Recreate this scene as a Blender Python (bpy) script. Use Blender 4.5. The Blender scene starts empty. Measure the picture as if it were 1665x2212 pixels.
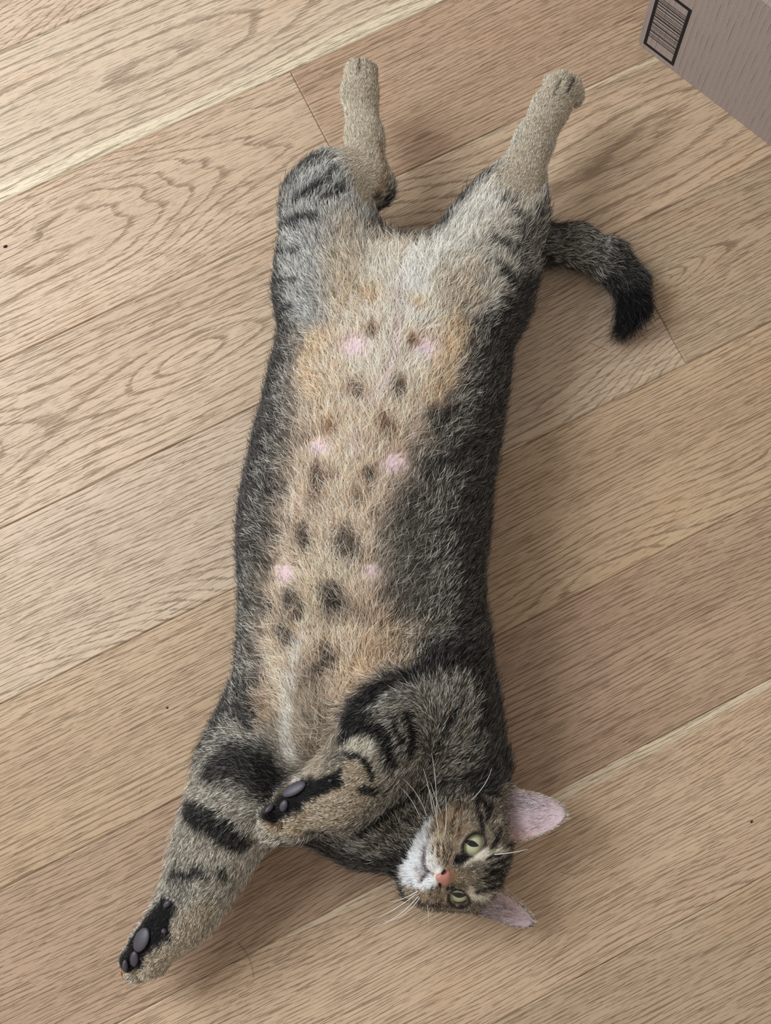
import bpy, math, time
import numpy as np
from mathutils import Matrix, Vector

T0 = time.time()
FUR = True
sc = bpy.context.scene
col = sc.collection
rng = np.random.default_rng(11)

# ------------------------------------------------------------------ camera
FPX, PX0, PY0 = 2102.0, 1013.8, 1181.8        # focal length and principal point for a 1665 x 2212 frame
PITCH, ROLL, CAM_H = 0.146, -0.010, 0.88
_ca, _sa, _cb, _sb = math.cos(PITCH), math.sin(PITCH), math.cos(ROLL), math.sin(ROLL)
CAM_R = np.array([[1, 0, 0], [0, _ca, -_sa], [0, _sa, _ca]]) @ np.array([[_cb, 0, _sb], [0, 1, 0], [-_sb, 0, _cb]])
CAM_C = np.array([0.0, 0.0, CAM_H])
cd = bpy.data.cameras.new('camera')
cd.sensor_fit = 'VERTICAL'
cd.sensor_height = 24.0
cd.lens = FPX / 2212 * 24.0
cd.shift_x = (832.5 - PX0) / 2212
cd.shift_y = (PY0 - 1106) / 2212
cd.clip_start = 0.01
cam = bpy.data.objects.new('camera', cd)
m4 = Matrix([list(CAM_R[0]) + [0], list(CAM_R[1]) + [0], list(CAM_R[2]) + [CAM_H], [0, 0, 0, 1]])
cam.matrix_world = m4
col.objects.link(cam)
sc.camera = cam

# ------------------------------------------------------------------ world, lights, exposure
wd = bpy.data.worlds.new('room_light')
sc.world = wd
wd.use_nodes = True
wd.node_tree.nodes['Background'].inputs[0].default_value = (1.0, 0.945, 0.885, 1)
wd.node_tree.nodes['Background'].inputs[1].default_value = 0.51


def area(name, loc, target, sx, sy, power, colour):
    l = bpy.data.lights.new(name, 'AREA')
    l.shape = 'RECTANGLE'
    l.size, l.size_y, l.energy, l.color = sx, sy, power, colour
    o = bpy.data.objects.new(name, l)
    o.location = loc
    d = Vector(target) - Vector(loc)
    o.rotation_euler = d.to_track_quat('-Z', 'Y').to_euler()
    col.objects.link(o)
    return o


area('window_daylight', (-1.38, 0.72, 1.40), (0.0, 0.02, 0.0), 0.9, 1.1, 44, (0.86, 0.94, 1.0))
sc.view_settings.view_transform = 'Standard'
sc.view_settings.look = 'None'
sc.view_settings.gamma = 1
sc.view_settings.use_curve_mapping = False
sc.view_settings.exposure = 0.0


# ------------------------------------------------------------------ helpers
def unp(px, py, z=0.0):
    """pixel of the 1665 x 2212 photograph -> the point of the plane z in the room"""
    d = CAM_R @ np.array([(px - PX0) / FPX, -(py - PY0) / FPX, -1.0])
    return CAM_C + d * (z - CAM_H) / d[2]


def lin(r, g, b):
    c = np.array([r, g, b], float) / 255
    return np.where(c <= 0.04045, c / 12.92, ((c + 0.055) / 1.055) ** 2.4)


def sstep(a, b, x):
    t = np.clip((x - a) / (b - a), 0, 1)
    return t * t * (3 - 2 * t)


def mesh_obj(name, verts, faces, mat=None, parent=None, smooth=False):
    me = bpy.data.meshes.new(name)
    me.from_pydata([tuple(map(float, v)) for v in verts], [], [tuple(map(int, f)) for f in faces])
    me.update()
    if smooth:
        me.shade_smooth()
    if mat:
        me.materials.append(mat)
    o = bpy.data.objects.new(name, me)
    col.objects.link(o)
    if parent:
        o.parent = parent
    return o


def tag(o, label, cat, group=None):
    o['label'] = label
    o['category'] = cat
    if group:
        o['group'] = group
    return o


class NT:
    """small node builder"""
    def __init__(s, name):
        s.m = bpy.data.materials.new(name)
        s.m.use_nodes = True
        s.t = s.m.node_tree
        s.b = s.t.nodes['Principled BSDF']

    def _set(s, sock, v):
        if isinstance(v, bpy.types.NodeSocket):
            s.t.links.new(v, sock)
        elif v is not None:
            sock.default_value = v

    def node(s, typ, **kw):
        n = s.t.nodes.new(typ)
        for k, v in kw.items():
            setattr(n, k, v)
        return n

    def math(s, op, a, b=None, c=None, clamp=False):
        n = s.node('ShaderNodeMath', operation=op, use_clamp=clamp)
        for i, v in enumerate((a, b, c)):
            s._set(n.inputs[i], v)
        return n.outputs[0]

    def vmath(s, op, a, b=None):
        n = s.node('ShaderNodeVectorMath', operation=op)
        s._set(n.inputs[0], a)
        s._set(n.inputs[1], b)
        return n.outputs[0]

    def noise(s, vec, scale=1.0, detail=2.0, rough=0.5, dist=0.0):
        n = s.node('ShaderNodeTexNoise')
        s._set(n.inputs['Vector'], vec)
        n.inputs['Scale'].default_value = scale
        n.inputs['Detail'].default_value = detail
        n.inputs['Roughness'].default_value = rough
        n.inputs['Distortion'].default_value = dist
        return n.outputs[0]

    def ramp(s, v, a, b, c=0.0, d=1.0, mode='SMOOTHSTEP'):
        n = s.node('ShaderNodeMapRange', interpolation_type=mode)
        for i, q in enumerate((v, a, b, c, d)):
            s._set(n.inputs[i], q)
        return n.outputs[0]

    def mix(s, f, a, b, blend='MIX'):
        n = s.node('ShaderNodeMix', data_type='RGBA', blend_type=blend)
        s._set(n.inputs[0], f)
        s._set(n.inputs[6], a)
        s._set(n.inputs[7], b)
        return n.outputs[2]

    def prop(s, name, out=2):
        n = s.node('ShaderNodeAttribute', attribute_type='OBJECT', attribute_name=name)
        return n.outputs[out]

    def xyz(s, x, y, z):
        n = s.node('ShaderNodeCombineXYZ')
        for i, v in enumerate((x, y, z)):
            s._set(n.inputs[i], v)
        return n.outputs[0]

    def bump(s, h, dist, strength=1.0):
        n = s.node('ShaderNodeBump')
        n.inputs['Strength'].default_value = strength
        n.inputs['Distance'].default_value = dist
        s._set(n.inputs['Height'], h)
        s.t.links.new(n.outputs[0], s.b.inputs['Normal'])

    def base(s, v):
        s._set(s.b.inputs['Base Color'], v)

    def rough(s, v):
        s._set(s.b.inputs['Roughness'], v)


def rgba(r, g, b):
    return tuple(lin(r, g, b)) + (1.0,)


def plain(name, c, rough=0.6, spec=0.5):
    n = NT(name)
    n.base(rgba(*c))
    n.rough(rough)
    n.b.inputs['Specular IOR Level'].default_value = spec
    return n.m


# ------------------------------------------------------------------ oak floor
def oak_material():
    n = NT('oiled_oak')
    tc = n.node('ShaderNodeTexCoord').outputs['Object']
    sp = n.node('ShaderNodeSeparateXYZ')
    n._set(sp.inputs[0], tc)
    X, Y = sp.outputs[0], sp.outputs[1]
    seed = n.prop('seed')
    tone = n.prop('tone', 0)
    pith, depth, slope, freq = n.prop('pith'), n.prop('depth'), n.prop('slope'), n.prop('ring_freq')
    sap = n.prop('sap')

    def stretched(sx, sy, off):
        return n.xyz(n.math('MULTIPLY', X, sx), n.math('MULTIPLY_ADD', Y, sy, off), n.math('ADD', seed, off))

    w1 = n.math('SUBTRACT', n.noise(stretched(1.9, 9.0, 0.0), 1, 1.5, 0.45), 0.5)
    w2 = n.math('SUBTRACT', n.noise(stretched(7.0, 34.0, 3.1), 1, 2.0, 0.5), 0.5)
    w3 = n.math('SUBTRACT', n.noise(stretched(2.2, 0.5, 7.7), 1, 1.0, 0.5), 0.5)
    ry = n.math('ADD', n.math('ADD', Y, pith), n.math('MULTIPLY_ADD', w1, 0.050, n.math('MULTIPLY', w2, 0.0075)))
    rz = n.math('ADD', n.math('MULTIPLY_ADD', X, slope, depth), n.math('MULTIPLY_ADD', w3, 0.16, n.math('MULTIPLY', w2, 0.010)))
    r = n.math('SQRT', n.math('ADD', n.math('MULTIPLY', ry, ry), n.math('MULTIPLY', rz, rz)))
    ring = n.math('MULTIPLY', r, freq)
    fr = n.math('FRACT', ring)
    band = n.math('MULTIPLY', n.ramp(fr, 0.0, 0.10), n.ramp(fr, 0.12, 0.38, 1.0, 0.0))
    # pores: short streaks along the board
    pa = n.noise(stretched(36.0, 1400.0, 1.3), 1, 1.0, 0.5)
    pb = n.noise(stretched(18.0, 1150.0, 5.9), 1, 1.0, 0.55)
    pc = n.noise(stretched(75.0, 2100.0, 9.2), 1, 1.0, 0.5)
    thr = n.math('MULTIPLY_ADD', band, -0.125, 0.645)
    p1 = n.ramp(n.math('SUBTRACT', pa, thr), 0.0, 0.045)
    p2 = n.ramp(n.math('SUBTRACT', pb, thr), 0.0, 0.045)
    p3 = n.math('MULTIPLY', n.ramp(n.math('SUBTRACT', pc, thr), 0.02, 0.10), 0.5)
    pore = n.math('MAXIMUM', n.math('MAXIMUM', p1, p2), p3)
    fib = n.math('SUBTRACT', n.noise(stretched(9.0, 420.0, 2.2), 1, 3.0, 0.6), 0.5)
    broad = n.noise(stretched(2.6, 17.0, 4.4), 1, 3.0, 0.55)
    patch = n.noise(stretched(7.0, 14.0, 8.4), 1, 2.0, 0.5)
    c = n.mix(n.ramp(broad, 0.3, 0.7), n.mix(1.0, tone, (1.06, 1.03, 0.98, 1), 'MULTIPLY'), n.mix(1.0, tone, (0.93, 0.87, 0.82, 1), 'MULTIPLY'))
    c = n.mix(n.ramp(patch, 0.56, 0.76, 0, 0.55), c, n.mix(1.0, tone, (1.05, 0.92, 0.80, 1), 'MULTIPLY'))
    c = n.mix(n.math('MULTIPLY', band, 0.09), c, n.mix(1.0, tone, (0.74, 0.66, 0.58, 1), 'MULTIPLY'))
    # pale sapwood along one edge of some boards
    sapm = n.ramp(n.math('ADD', n.math('MULTIPLY', Y, sap), n.math('MULTIPLY', w1, 0.03)), 0.052, 0.060)
    c = n.mix(n.math('MULTIPLY', sapm, 0.6), c, rgba(220, 204, 174))
    k = n.math('MULTIPLY_ADD', fib, 0.34, 1.0)
    c = n.mix(1.0, c, n.xyz(k, k, k), 'MULTIPLY')
    c = n.mix(n.math('MULTIPLY', pore, 0.66), c, n.mix(1.0, tone, (0.30, 0.235, 0.175, 1), 'MULTIPLY'))
    n.base(c)
    n.rough(n.math('MULTIPLY_ADD', pore, 0.25, 0.47))
    n.b.inputs['Specular IOR Level'].default_value = 0.38
    h = n.math('SUBTRACT', n.math('MULTIPLY', fib, 0.35), n.math('MULTIPLY', pore, 1.0))
    n.bump(h, 0.00045, 0.9)
    return n.m


OAK = oak_material()
YAW = 0.470                                     # the boards run this far turned from the room's x axis
BOARD_W = 0.166 * CAM_H
SEAM0 = 0.862 * CAM_H
sdir = np.array([math.cos(YAW), math.sin(YAW), 0])
tdir = np.array([-math.sin(YAW), math.cos(YAW), 0])
joint_a = float(unp(677, 249) @ sdir)
joint_b = float(unp(1446, 720) @ sdir)

floor = mesh_obj('floor', [(-2.2, -2.2, -0.0155), (2.4, -2.2, -0.0155), (2.4, 2.6, -0.0155), (-2.2, 2.6, -0.0155),
                           (-2.2, -2.2, -0.03), (2.4, -2.2, -0.03), (2.4, 2.6, -0.03), (-2.2, 2.6, -0.03)],
                 [(0, 1, 2, 3), (7, 6, 5, 4), (0, 4, 5, 1), (1, 5, 6, 2), (2, 6, 7, 3), (3, 7, 4, 0)], plain('subfloor', (70, 48, 32), 0.9))
floor['kind'] = 'structure'


def plank(k, s0, s1, tone, pith, depth, slope, freq, sap, seed):
    L, W = s1 - s0 - 0.0003, BOARD_W - 0.0003
    a, b, ch, th = L / 2, W / 2, 0.0011, 0.0150
    v, f = [], []
    for (x, y, z) in ((a - ch, b - ch, 0), (a, b, -ch * 0.8), (a, b, -th)):
        v += [(-x, -y, z), (x, -y, z), (x, y, z), (-x, y, z)]
    f.append((0, 1, 2, 3))
    for l in (0, 4):
        for i in range(4):
            f.append((l + i, l + 4 + i, l + 4 + (i + 1) % 4, l + (i + 1) % 4))
    f.append((11, 10, 9, 8))
    o = mesh_obj('plank', v, f, OAK, floor)
    c = sdir * (s0 + s1) / 2 + tdir * (SEAM0 - (k + 0.5) * BOARD_W)
    o.location = c
    o.rotation_euler = (0, 0, YAW)
    g_ = lin(*tone)
    g_ = (g_ * 0.96 + g_.mean() * 0.04) * np.array([0.875, 0.875, 0.865])
    o['tone'] = [float(q) for q in g_]
    o['pith'], o['depth'], o['slope'], o['ring_freq'], o['sap'], o['seed'] = map(float, (pith, depth, slope, freq, sap, seed))
    return o


BEIGE, TAN, REDDISH, GREYISH, HONEY = (212, 184, 152), (205, 172, 136), (196, 158, 124), (198, 168, 136), (206, 172, 132)
boards = {
    -1: [(None, None, (206, 180, 158), 0.10, 0.05, 0.02, 220, 0)],
    0: [(None, None, (210, 189, 166), 0.004, 0.035, 0.035, 120, -1)],
    1: [(None, joint_a, (202, 176, 150), -0.004, 0.045, 0.045, 280, 0), (joint_a, None, (186, 156, 130), 0.14, 0.03, 0.03, 260, 0)],
    2: [(None, None, (203, 177, 150), 0.004, 0.035, 0.05, 125, 0.78)],
    3: [(None, joint_b, (204, 180, 156), 0.10, 0.03, 0.03, 240, 0), (joint_b, None, (186, 162, 136), -0.01, 0.03, 0.05, 250, 0)],
    4: [(None, None, (196, 168, 138), 0.085, 0.03, 0.03, 250, -0.74)],
    5: [(None, None, (186, 157, 132), 0.14, 0.05, 0.02, 240, 0)],
    6: [(None, None, (206, 178, 150), 0.10, 0.05, 0.02, 300, 0.80)],
    7: [(None, None, (192, 168, 140), 0.16, 0.05, 0.02, 290, 0)],
}
for k in range(-5, 12):
    for j, (s0, s1, *rest) in enumerate(boards.get(k, [(None, None, TAN, 0.03 + 0.02 * (k % 4), 0.05, 0.03, 200, 0)])):
        plank(k, -1.35 if s0 is None else s0, 1.45 if s1 is None else s1, *rest, seed=3.7 * k + 1.9 * j + 20)


# ------------------------------------------------------------------ cardboard box
def card_material():
    n = NT('cardboard')
    tc = n.node('ShaderNodeTexCoord').outputs['Object']
    sp = n.node('ShaderNodeSeparateXYZ')
    n._set(sp.inputs[0], tc)
    X, Z = sp.outputs[0], sp.outputs[2]
    flute = n.math('SINE', n.math('MULTIPLY', X, 2 * math.pi / 0.0060))
    g = n.noise(n.vmath('MULTIPLY', tc, (165, 90, 26)), 1, 3)
    dash = n.math('MULTIPLY', n.ramp(flute, 0.90, 1.0), n.ramp(g, 0.46, 0.60))
    speck = n.noise(n.vmath('MULTIPLY', tc, (700, 700, 700)), 1, 2)
    c = n.mix(n.ramp(speck, 0.3, 0.7), rgba(152, 137, 130), rgba(164, 149, 141))
    c = n.mix(n.math('MULTIPLY', dash, 0.8), c, rgba(112, 96, 88))
    n.base(c)
    n.rough(0.85)
    n.b.inputs['Specular IOR Level'].default_value = 0.2
    n.bump(n.math('ADD', n.math('MULTIPLY', flute, 0.5), n.math('MULTIPLY', speck, 0.3)), 0.0002, 0.5)
    return n.m


CARD = card_material()
INK = plain('black_ink', (24, 24, 28), 0.6, 0.3)
p0, p1 = unp(1377, 94), unp(1665, 316)
bx = (p1 - p0) / np.linalg.norm(p1 - p0)
by = np.array([-bx[1], bx[0], 0.0])
if by[1] < 0:
    by = -by
box = bpy.data.objects.new('cardboard_box', None)
col.objects.link(box)
box.matrix_world = Matrix([[bx[0], by[0], 0, p0[0]], [bx[1], by[1], 0, p0[1]], [0, 0, 1, 0.0003], [0, 0, 0, 1]])
tag(box, 'brown cardboard box with a barcode printed by its corner', 'box')
BL, BD, BH = 0.40, 0.30, 0.1415


def round_panel(name, w, h, t, place, r=0.006, parent=box, mat=CARD):
    """corrugated panel with softly rounded rim; local x = width, z = height, y = thickness"""
    pts = []
    for cx, cz, a0 in ((w - r, r, -90), (w - r, h - r, 0), (r, h - r, 90), (r, r, 180)):
        for i in range(5):
            a = math.radians(a0 + i * 22.5)
            pts.append((cx + r * math.cos(a), cz + r * math.sin(a)))
    n = len(pts)
    v = [(x, 0.0, z) for x, z in pts] + [(x, t, z) for x, z in pts]
    f = [tuple(range(n)), tuple(range(2 * n - 1, n - 1, -1))] + [(i, n + i, n + (i + 1) % n, (i + 1) % n) for i in range(n)]
    o = mesh_obj(name, v, f, mat, parent)
    o.matrix_local = place
    return o


CT = 0.0036
round_panel('front_panel', BL, BH, CT, Matrix.Translation((0, 0, 0)))
round_panel('back_panel', BL, BH, CT, Matrix.Translation((0, BD - CT, 0)))
rot90 = Matrix.Rotation(math.pi / 2, 4, 'Z')
round_panel('side_panel', BD - 2 * CT, BH, CT, Matrix.Translation((CT + 0.0004, CT, 0)) @ rot90, 0.004)
round_panel('side_panel', BD - 2 * CT, BH, CT, Matrix.Translation((BL - 0.0004, CT, 0)) @ rot90, 0.004)
round_panel('top_flap', BL - 0.002, BD / 2 - 0.001, CT, Matrix([[1, 0, 0, 0.001], [0, 0, 1, 0.0], [0, -1, 0, BH + CT], [0, 0, 0, 1]]), 0.003)
round_panel('top_flap', BL - 0.002, BD / 2 - 0.001, CT, Matrix([[1, 0, 0, 0.001], [0, 0, 1, BD / 2], [0, -1, 0, BH + CT], [0, 0, 0, 1]]), 0.003)
round_panel('base_panel', BL - 2 * CT, BD - 2 * CT, 0.003, Matrix([[1, 0, 0, CT], [0, 0, 1, CT], [0, -1, 0, 0.0032], [0, 0, 0, 1]]), 0.003)


def box_uv(px, py):
    """pixel -> (x, z) on the box's front face"""
    d = CAM_R @ np.array([(px - PX0) / FPX, -(py - PY0) / FPX, -1.0])
    t = ((p0 - CAM_C) @ by) / (d @ by)
    P = CAM_C + d * t - p0
    return P @ bx, P[2] - 0.0003


# printed barcode: frame and bars, flat ink a hair proud of the face
def q(u, v):                                     # u across, v down the print, from the crop at (1365, 0) scale 0.0901
    return box_uv(1365 + u * 0.0901, v * 0.0901)


cBL, cBR, cTR = np.array(q(268, 1035)), np.array(q(990, 1587)), np.array(q(1440, 250))
ex = cBR - cBL
bw = np.linalg.norm(ex)
ex /= bw
ez = cTR - cBR
bh = np.linalg.norm(ez)
ez /= bh
bv, bf = [], []


def ink(a0, a1, h0, h1):
    i = len(bv)
    for y in (-0.00012, 0.0001):
        for a, h in ((a0, h0), (a1, h0), (a1, h1), (a0, h1)):
            P = cBL + ex * a + ez * h
            bv.append((P[0], y, P[1]))
    bf.extend([(i, i + 1, i + 2, i + 3), (i, i + 4, i + 5, i + 1), (i + 1, i + 5, i + 6, i + 2), (i + 2, i + 6, i + 7, i + 3), (i + 3, i + 7, i + 4, i)])


fw = bw * 0.09
ink(0, fw, 0, bh)
ink(bw - fw, bw, 0, bh)
ink(fw, bw - fw, 0, bh * 0.045)
ink(fw, bw - fw, bh * 0.955, bh)
# bars (centre, thickness) along the right rail of the print in crop rows, bottom 1587 to top 250
for c_, t_ in ((1335, 17), (1305, 9), (1270, 14), (1205, 26), (1176, 10), (1125, 12), (1092, 8), (1075, 8), (1020, 30), (985, 9), (925, 20), (862, 34),
               (825, 8), (795, 22), (747, 13), (712, 12), (655, 22), (590, 26), (535, 24), (505, 10), (482, 8), (450, 14)):
    h = (1587 - c_) / (1587 - 250) * bh
    t = t_ * 0.80 / (1587 - 250) * bh
    ink(fw, bw - fw, h - t / 2, h + t / 2)
bc = mesh_obj('barcode', bv, bf, INK, box)
bc['label'] = 'black printed barcode in a thick black frame'

# ------------------------------------------------------------------ the cat: signed distance body
VOX = 0.0016
lo = np.array([-0.335, -0.42, 0.0])
hi = np.array([0.225, 0.56, 0.170])
dim = np.ceil((hi - lo) / VOX).astype(int)
fld = np.full(dim, 0.2, np.float32)
ax = [lo[i] + VOX * np.arange(dim[i]) for i in range(3)]


def smin(a, b, k):
    h = np.maximum(k - np.abs(a - b), 0) / k
    return np.minimum(a, b) - h * h * k * 0.25


def window(bmin, bmax):
    i0 = np.clip(((np.asarray(bmin) - lo) / VOX).astype(int), 0, dim)
    i1 = np.clip(((np.asarray(bmax) - lo) / VOX).astype(int) + 2, 0, dim)
    sl = tuple(slice(a, b) for a, b in zip(i0, i1))
    return sl, np.meshgrid(*[ax[i][sl[i]].astype(np.float32) for i in range(3)], indexing='ij', sparse=True)


def seg(P, a, b, ra, rb):
    ab = b - a
    t = ((P[0] - a[0]) * ab[0] + (P[1] - a[1]) * ab[1] + (P[2] - a[2]) * ab[2]) / (ab @ ab)
    t = np.clip(t, 0, 1)
    d = np.sqrt((P[0] - a[0] - t * ab[0]) ** 2 + (P[1] - a[1] - t * ab[1]) ** 2 + (P[2] - a[2] - t * ab[2]) ** 2)
    return d - (ra + t * (rb - ra)), t


CHAINS = []       # (points, radii, sign of hair flow, name)


def chain(pts, k_in=0.012, k_ext=0.02, flow=1, name='', k_fun=None):
    """tapering tube through (px, py, z, r) stations, blended into the body"""
    Q = [unp(p[0], p[1], p[2]) for p in pts]
    R = [p[3] for p in pts]
    CHAINS.append((Q, R, flow, name))
    mg = max(k_in, k_ext) + 0.004
    sl, P = window(np.min([q_ - r for q_, r in zip(Q, R)], 0) - mg, np.max([q_ + r for q_, r in zip(Q, R)], 0) + mg)
    d, kk = None, None
    for i in range(len(Q) - 1):
        di, t = seg(P, Q[i], Q[i + 1], R[i], R[i + 1])
        if d is None:
            d = di
            if k_fun:
                kk, near = k_fun[i] + (k_fun[i + 1] - k_fun[i]) * t, di.copy()
        else:
            if k_fun:
                m = di < near
                kk = np.where(m, k_fun[i] + (k_fun[i + 1] - k_fun[i]) * t, kk)
                near = np.minimum(near, di)
            d = smin(d, di, k_in)
    fld[sl] = smin(fld[sl], d, kk if k_fun else k_ext)


def blob(px, py, z, r, k=0.006, sq=(1, 1, 1), sub=False):
    c = unp(px, py, z)
    rr = r * np.array(sq)
    sl, P = window(c - rr - k - 0.003, c + rr + k + 0.003)
    d = (np.sqrt(((P[0] - c[0]) / sq[0]) ** 2 + ((P[1] - c[1]) / sq[1]) ** 2 + ((P[2] - c[2]) / sq[2]) ** 2) - r) * min(sq)
    fld[sl] = -smin(-fld[sl], d, k) if sub else smin(fld[sl], d, k)


def groove(pts, r, k=0.002):
    Q = [unp(*p) for p in pts]
    sl, P = window(np.min(Q, 0) - r - k - 0.003, np.max(Q, 0) + r + k + 0.003)
    d = None
    for a, b in zip(Q[:-1], Q[1:]):
        di, _ = seg(P, a, b, r, r)
        d = di if d is None else np.minimum(d, di)
    fld[sl] = -smin(-fld[sl], d, k)


# trunk: elliptical cross sections, lying on its back
TR = np.array([
    # py   left  right  top
    [520, 740, 985, .060], [560, 668, 1075, .080], [600, 640, 1118, .092], [650, 628, 1116, .098], [700, 616, 1108, .100], [750, 604, 1101, .103], [800, 593, 1097, .107],
    [850, 584, 1091, .111], [900, 573, 1083, .114], [950, 560, 1075, .117], [1000, 552, 1066, .120], [1050, 541, 1060, .122],
    [1100, 533, 1055, .124], [1150, 529, 1051, .126], [1200, 530, 1045, .127], [1250, 533, 1039, .128], [1300, 535, 1040, .128],
    [1350, 533, 1050, .127], [1400, 528, 1056, .126], [1450, 525, 1054, .124], [1500, 520, 1049, .122], [1550, 517, 1042, .118],
    [1600, 530, 1035, .112], [1650, 560, 1030, .104], [1700, 600, 1010, .094], [1750, 660, 960, .080]])
tl = np.array([unp(r[1], r[0], .05) for r in TR])
trr = np.array([unp(r[2], r[0], .05) for r in TR])
t_y, t_cx, t_hw, t_top = (tl[:, 1] + trr[:, 1]) / 2, (tl[:, 0] + trr[:, 0]) / 2, (trr[:, 0] - tl[:, 0]) / 2, TR[:, 3]
o_ = np.argsort(t_y)
t_y, t_cx, t_hw, t_top = t_y[o_], t_cx[o_], t_hw[o_], t_top[o_]


def trunk_at(y):
    return np.interp(y, t_y, t_cx), np.interp(y, t_y, t_hw), np.interp(y, t_y, t_top)


sl, P = window((-0.30, t_y[0] - 0.03, 0), (0.2, t_y[-1] + 0.03, 0.15))
cx_, hw_, tp_ = trunk_at(P[1])
hz = (tp_ - 0.003) / 2
over = np.maximum(np.maximum(t_y[0] - P[1], P[1] - t_y[-1]), 0)
e = 2.35
rad = (np.abs((P[0] - cx_) / hw_) ** e + np.abs((P[2] - 0.003 - hz) / hz) ** e + 1e-9) ** (1 / e)
d = (rad - 1) * np.minimum(hw_, hz) * 0.9
d = np.where(over > 0, np.maximum(d, over) + over * 0.5, d)
fld[sl] = smin(fld[sl], d.astype(np.float32), 0.012)

# neck and chest front
chain([(760, 1600, .058, .053), (830, 1730, .050, .043), (930, 1800, .045, .040)], .02, .03, -1, 'neck')
chain([(640, 1640, .055, .045), (690, 1712, .045, .034), (780, 1750, .045, .037)], .02, .03, -1, 'neck')
chain([(955, 1560, .052, .034), (1018, 1655, .046, .023), (1010, 1740, .044, .030)], .02, .03, -1, 'neck')
# hind leg, photo left
chain([(716, 610, .055, .041), (712, 510, .064, .036), (700, 440, .070, .029), (740, 402, .071, .026), (790, 385, .070, .0175)], .022, .03, 1, 'thigh')
chain([(798, 395, .069, .0170), (788, 300, .067, .0145), (777, 205, .066, .0138), (782, 140, .067, .0145)], .012, .012, 1, 'foot')
blob(812, 408, .064, .0105, .012)
for x, y, z in ((764, 122, .064), (783, 107, .069), (802, 113, .067)):
    blob(x, y, z, .0090, .003, (0.85, 1.35, 1.0))
groove([(775, 92, .078), (774, 130, .083), (776, 160, .083)], .0019)
groove([(795, 96, .078), (796, 125, .083)], .0018)
# hind leg, photo right
chain([(1024, 615, .055, .044), (1058, 520, .064, .036), (1098, 450, .068, .029), (1124, 385, .066, .0195)], .022, .03, 1, 'thigh')
chain([(1126, 382, .066, .0185), (1152, 310, .064, .0155), (1186, 240, .064, .0142), (1212, 198, .066, .0152)], .012, .012, 1, 'foot')
for x, y, z in ((1192, 190, .064), (1215, 181, .069), (1236, 189, .067), (1241, 204, .058)):
    blob(x, y, z, .0090, .003, (0.95, 1.3, 1.0))
groove([(1207, 165, .080), (1200, 190, .083), (1193, 208, .084)], .0017)
groove([(1232, 168, .078), (1222, 192, .083)], .0017)
# foreleg, photo left, stretched out
chain([(600, 1590, .066, .040), (548, 1675, .061, .041), (487, 1785, .056, .031), (453, 1860, .052, .0250), (421, 1935, .050, .0200),
       (385, 1990, .048, .0180), (345, 2030, .047, .0180)], .02, .03, 1, 'arm')
blob(322, 2052, .046, .0175, .008)
for x, y, z, r in ((286, 2072, .052, .0092), (300, 2090, .042, .0098), (322, 2086, .052, .0095), (338, 2078, .036, .0095)):
    blob(x, y, z, r, .004, (1, 1.1, 1))
groove([(293, 2100, .052), (306, 2075, .060)], .0010)
groove([(318, 2104, .048), (330, 2080, .056)], .0010)
# tail
chain([(905, 585, .030, .020), (1040, 552, .022, .019), (1160, 528, .020, .0165), (1245, 531, .0195, .0160), (1316, 562, .019, .0150), (1362, 615, .018, .0130),
       (1370, 660, .016, .0100), (1346, 706, .012, .0040)], .012, .014, 1, 'tail')
# foreleg, photo right, folded over the chest
chain([(952, 1545, .062, .034), (900, 1508, .080, .036), (842, 1535, .094, .036), (806, 1615, .106, .0285), (770, 1680, .113, .0215), (730, 1712, .114, .0190),
       (670, 1728, .112, .0185)], .022, .02, 1, 'folded_arm', k_fun=[.03, .025, .018, .007, .004, .003, .003])
blob(642, 1735, .110, .0175, .008)
for x, y, z, r in ((586, 1762, .112, .0092), (594, 1782, .101, .0112), (631, 1779, .103, .0122), (662, 1772, .093, .0110)):
    blob(x, y, z, r, .004, (1.1, 1, 1))
groove([(610, 1806, .104), (612, 1780, .114), (616, 1758, .121)], .0018)
groove([(576, 1796, .102), (580, 1775, .113)], .0013)

# ---- head, sculpted in its own frame (cm): x to the cat's right, y out of the face, z to the crown
HS = 1.141e-2
HC = np.array([-0.00541, -0.12838, 0.050])
HM = np.array([[0.246, 0.918, 0.311], [0.036, -0.33, 0.943], [0.969, -0.221, -0.114]]).T    # columns S, F, U
HM, _ = np.linalg.qr(HM)
HM = HM * np.sign(np.diag(HM.T @ np.array([[0.246, 0.918, 0.311], [0.036, -0.33, 0.943], [0.969, -0.221, -0.114]]).T))


def hw(p):
    return HC + HM @ (np.asarray(p, float) * HS)


sl, P = window(HC - 0.115, HC + 0.115)
dx, dy, dz = P[0] - HC[0], P[1] - HC[1], P[2] - HC[2]
Q = [(dx * HM[0, i] + dy * HM[1, i] + dz * HM[2, i]) / HS for i in range(3)]
AX = np.abs(Q[0])
SG = np.sign(Q[0])


def ell(c, r, sym=True):
    x = (AX if sym else Q[0]) - c[0]
    k0 = np.sqrt((x / r[0]) ** 2 + ((Q[1] - c[1]) / r[1]) ** 2 + ((Q[2] - c[2]) / r[2]) ** 2)
    return (k0 - 1) * min(r)


def cap(a, b, ra, rb):
    a, b = np.array(a, float), np.array(b, float)
    return seg((AX, Q[1], Q[2]), a, b, ra, rb)[0]


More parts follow.
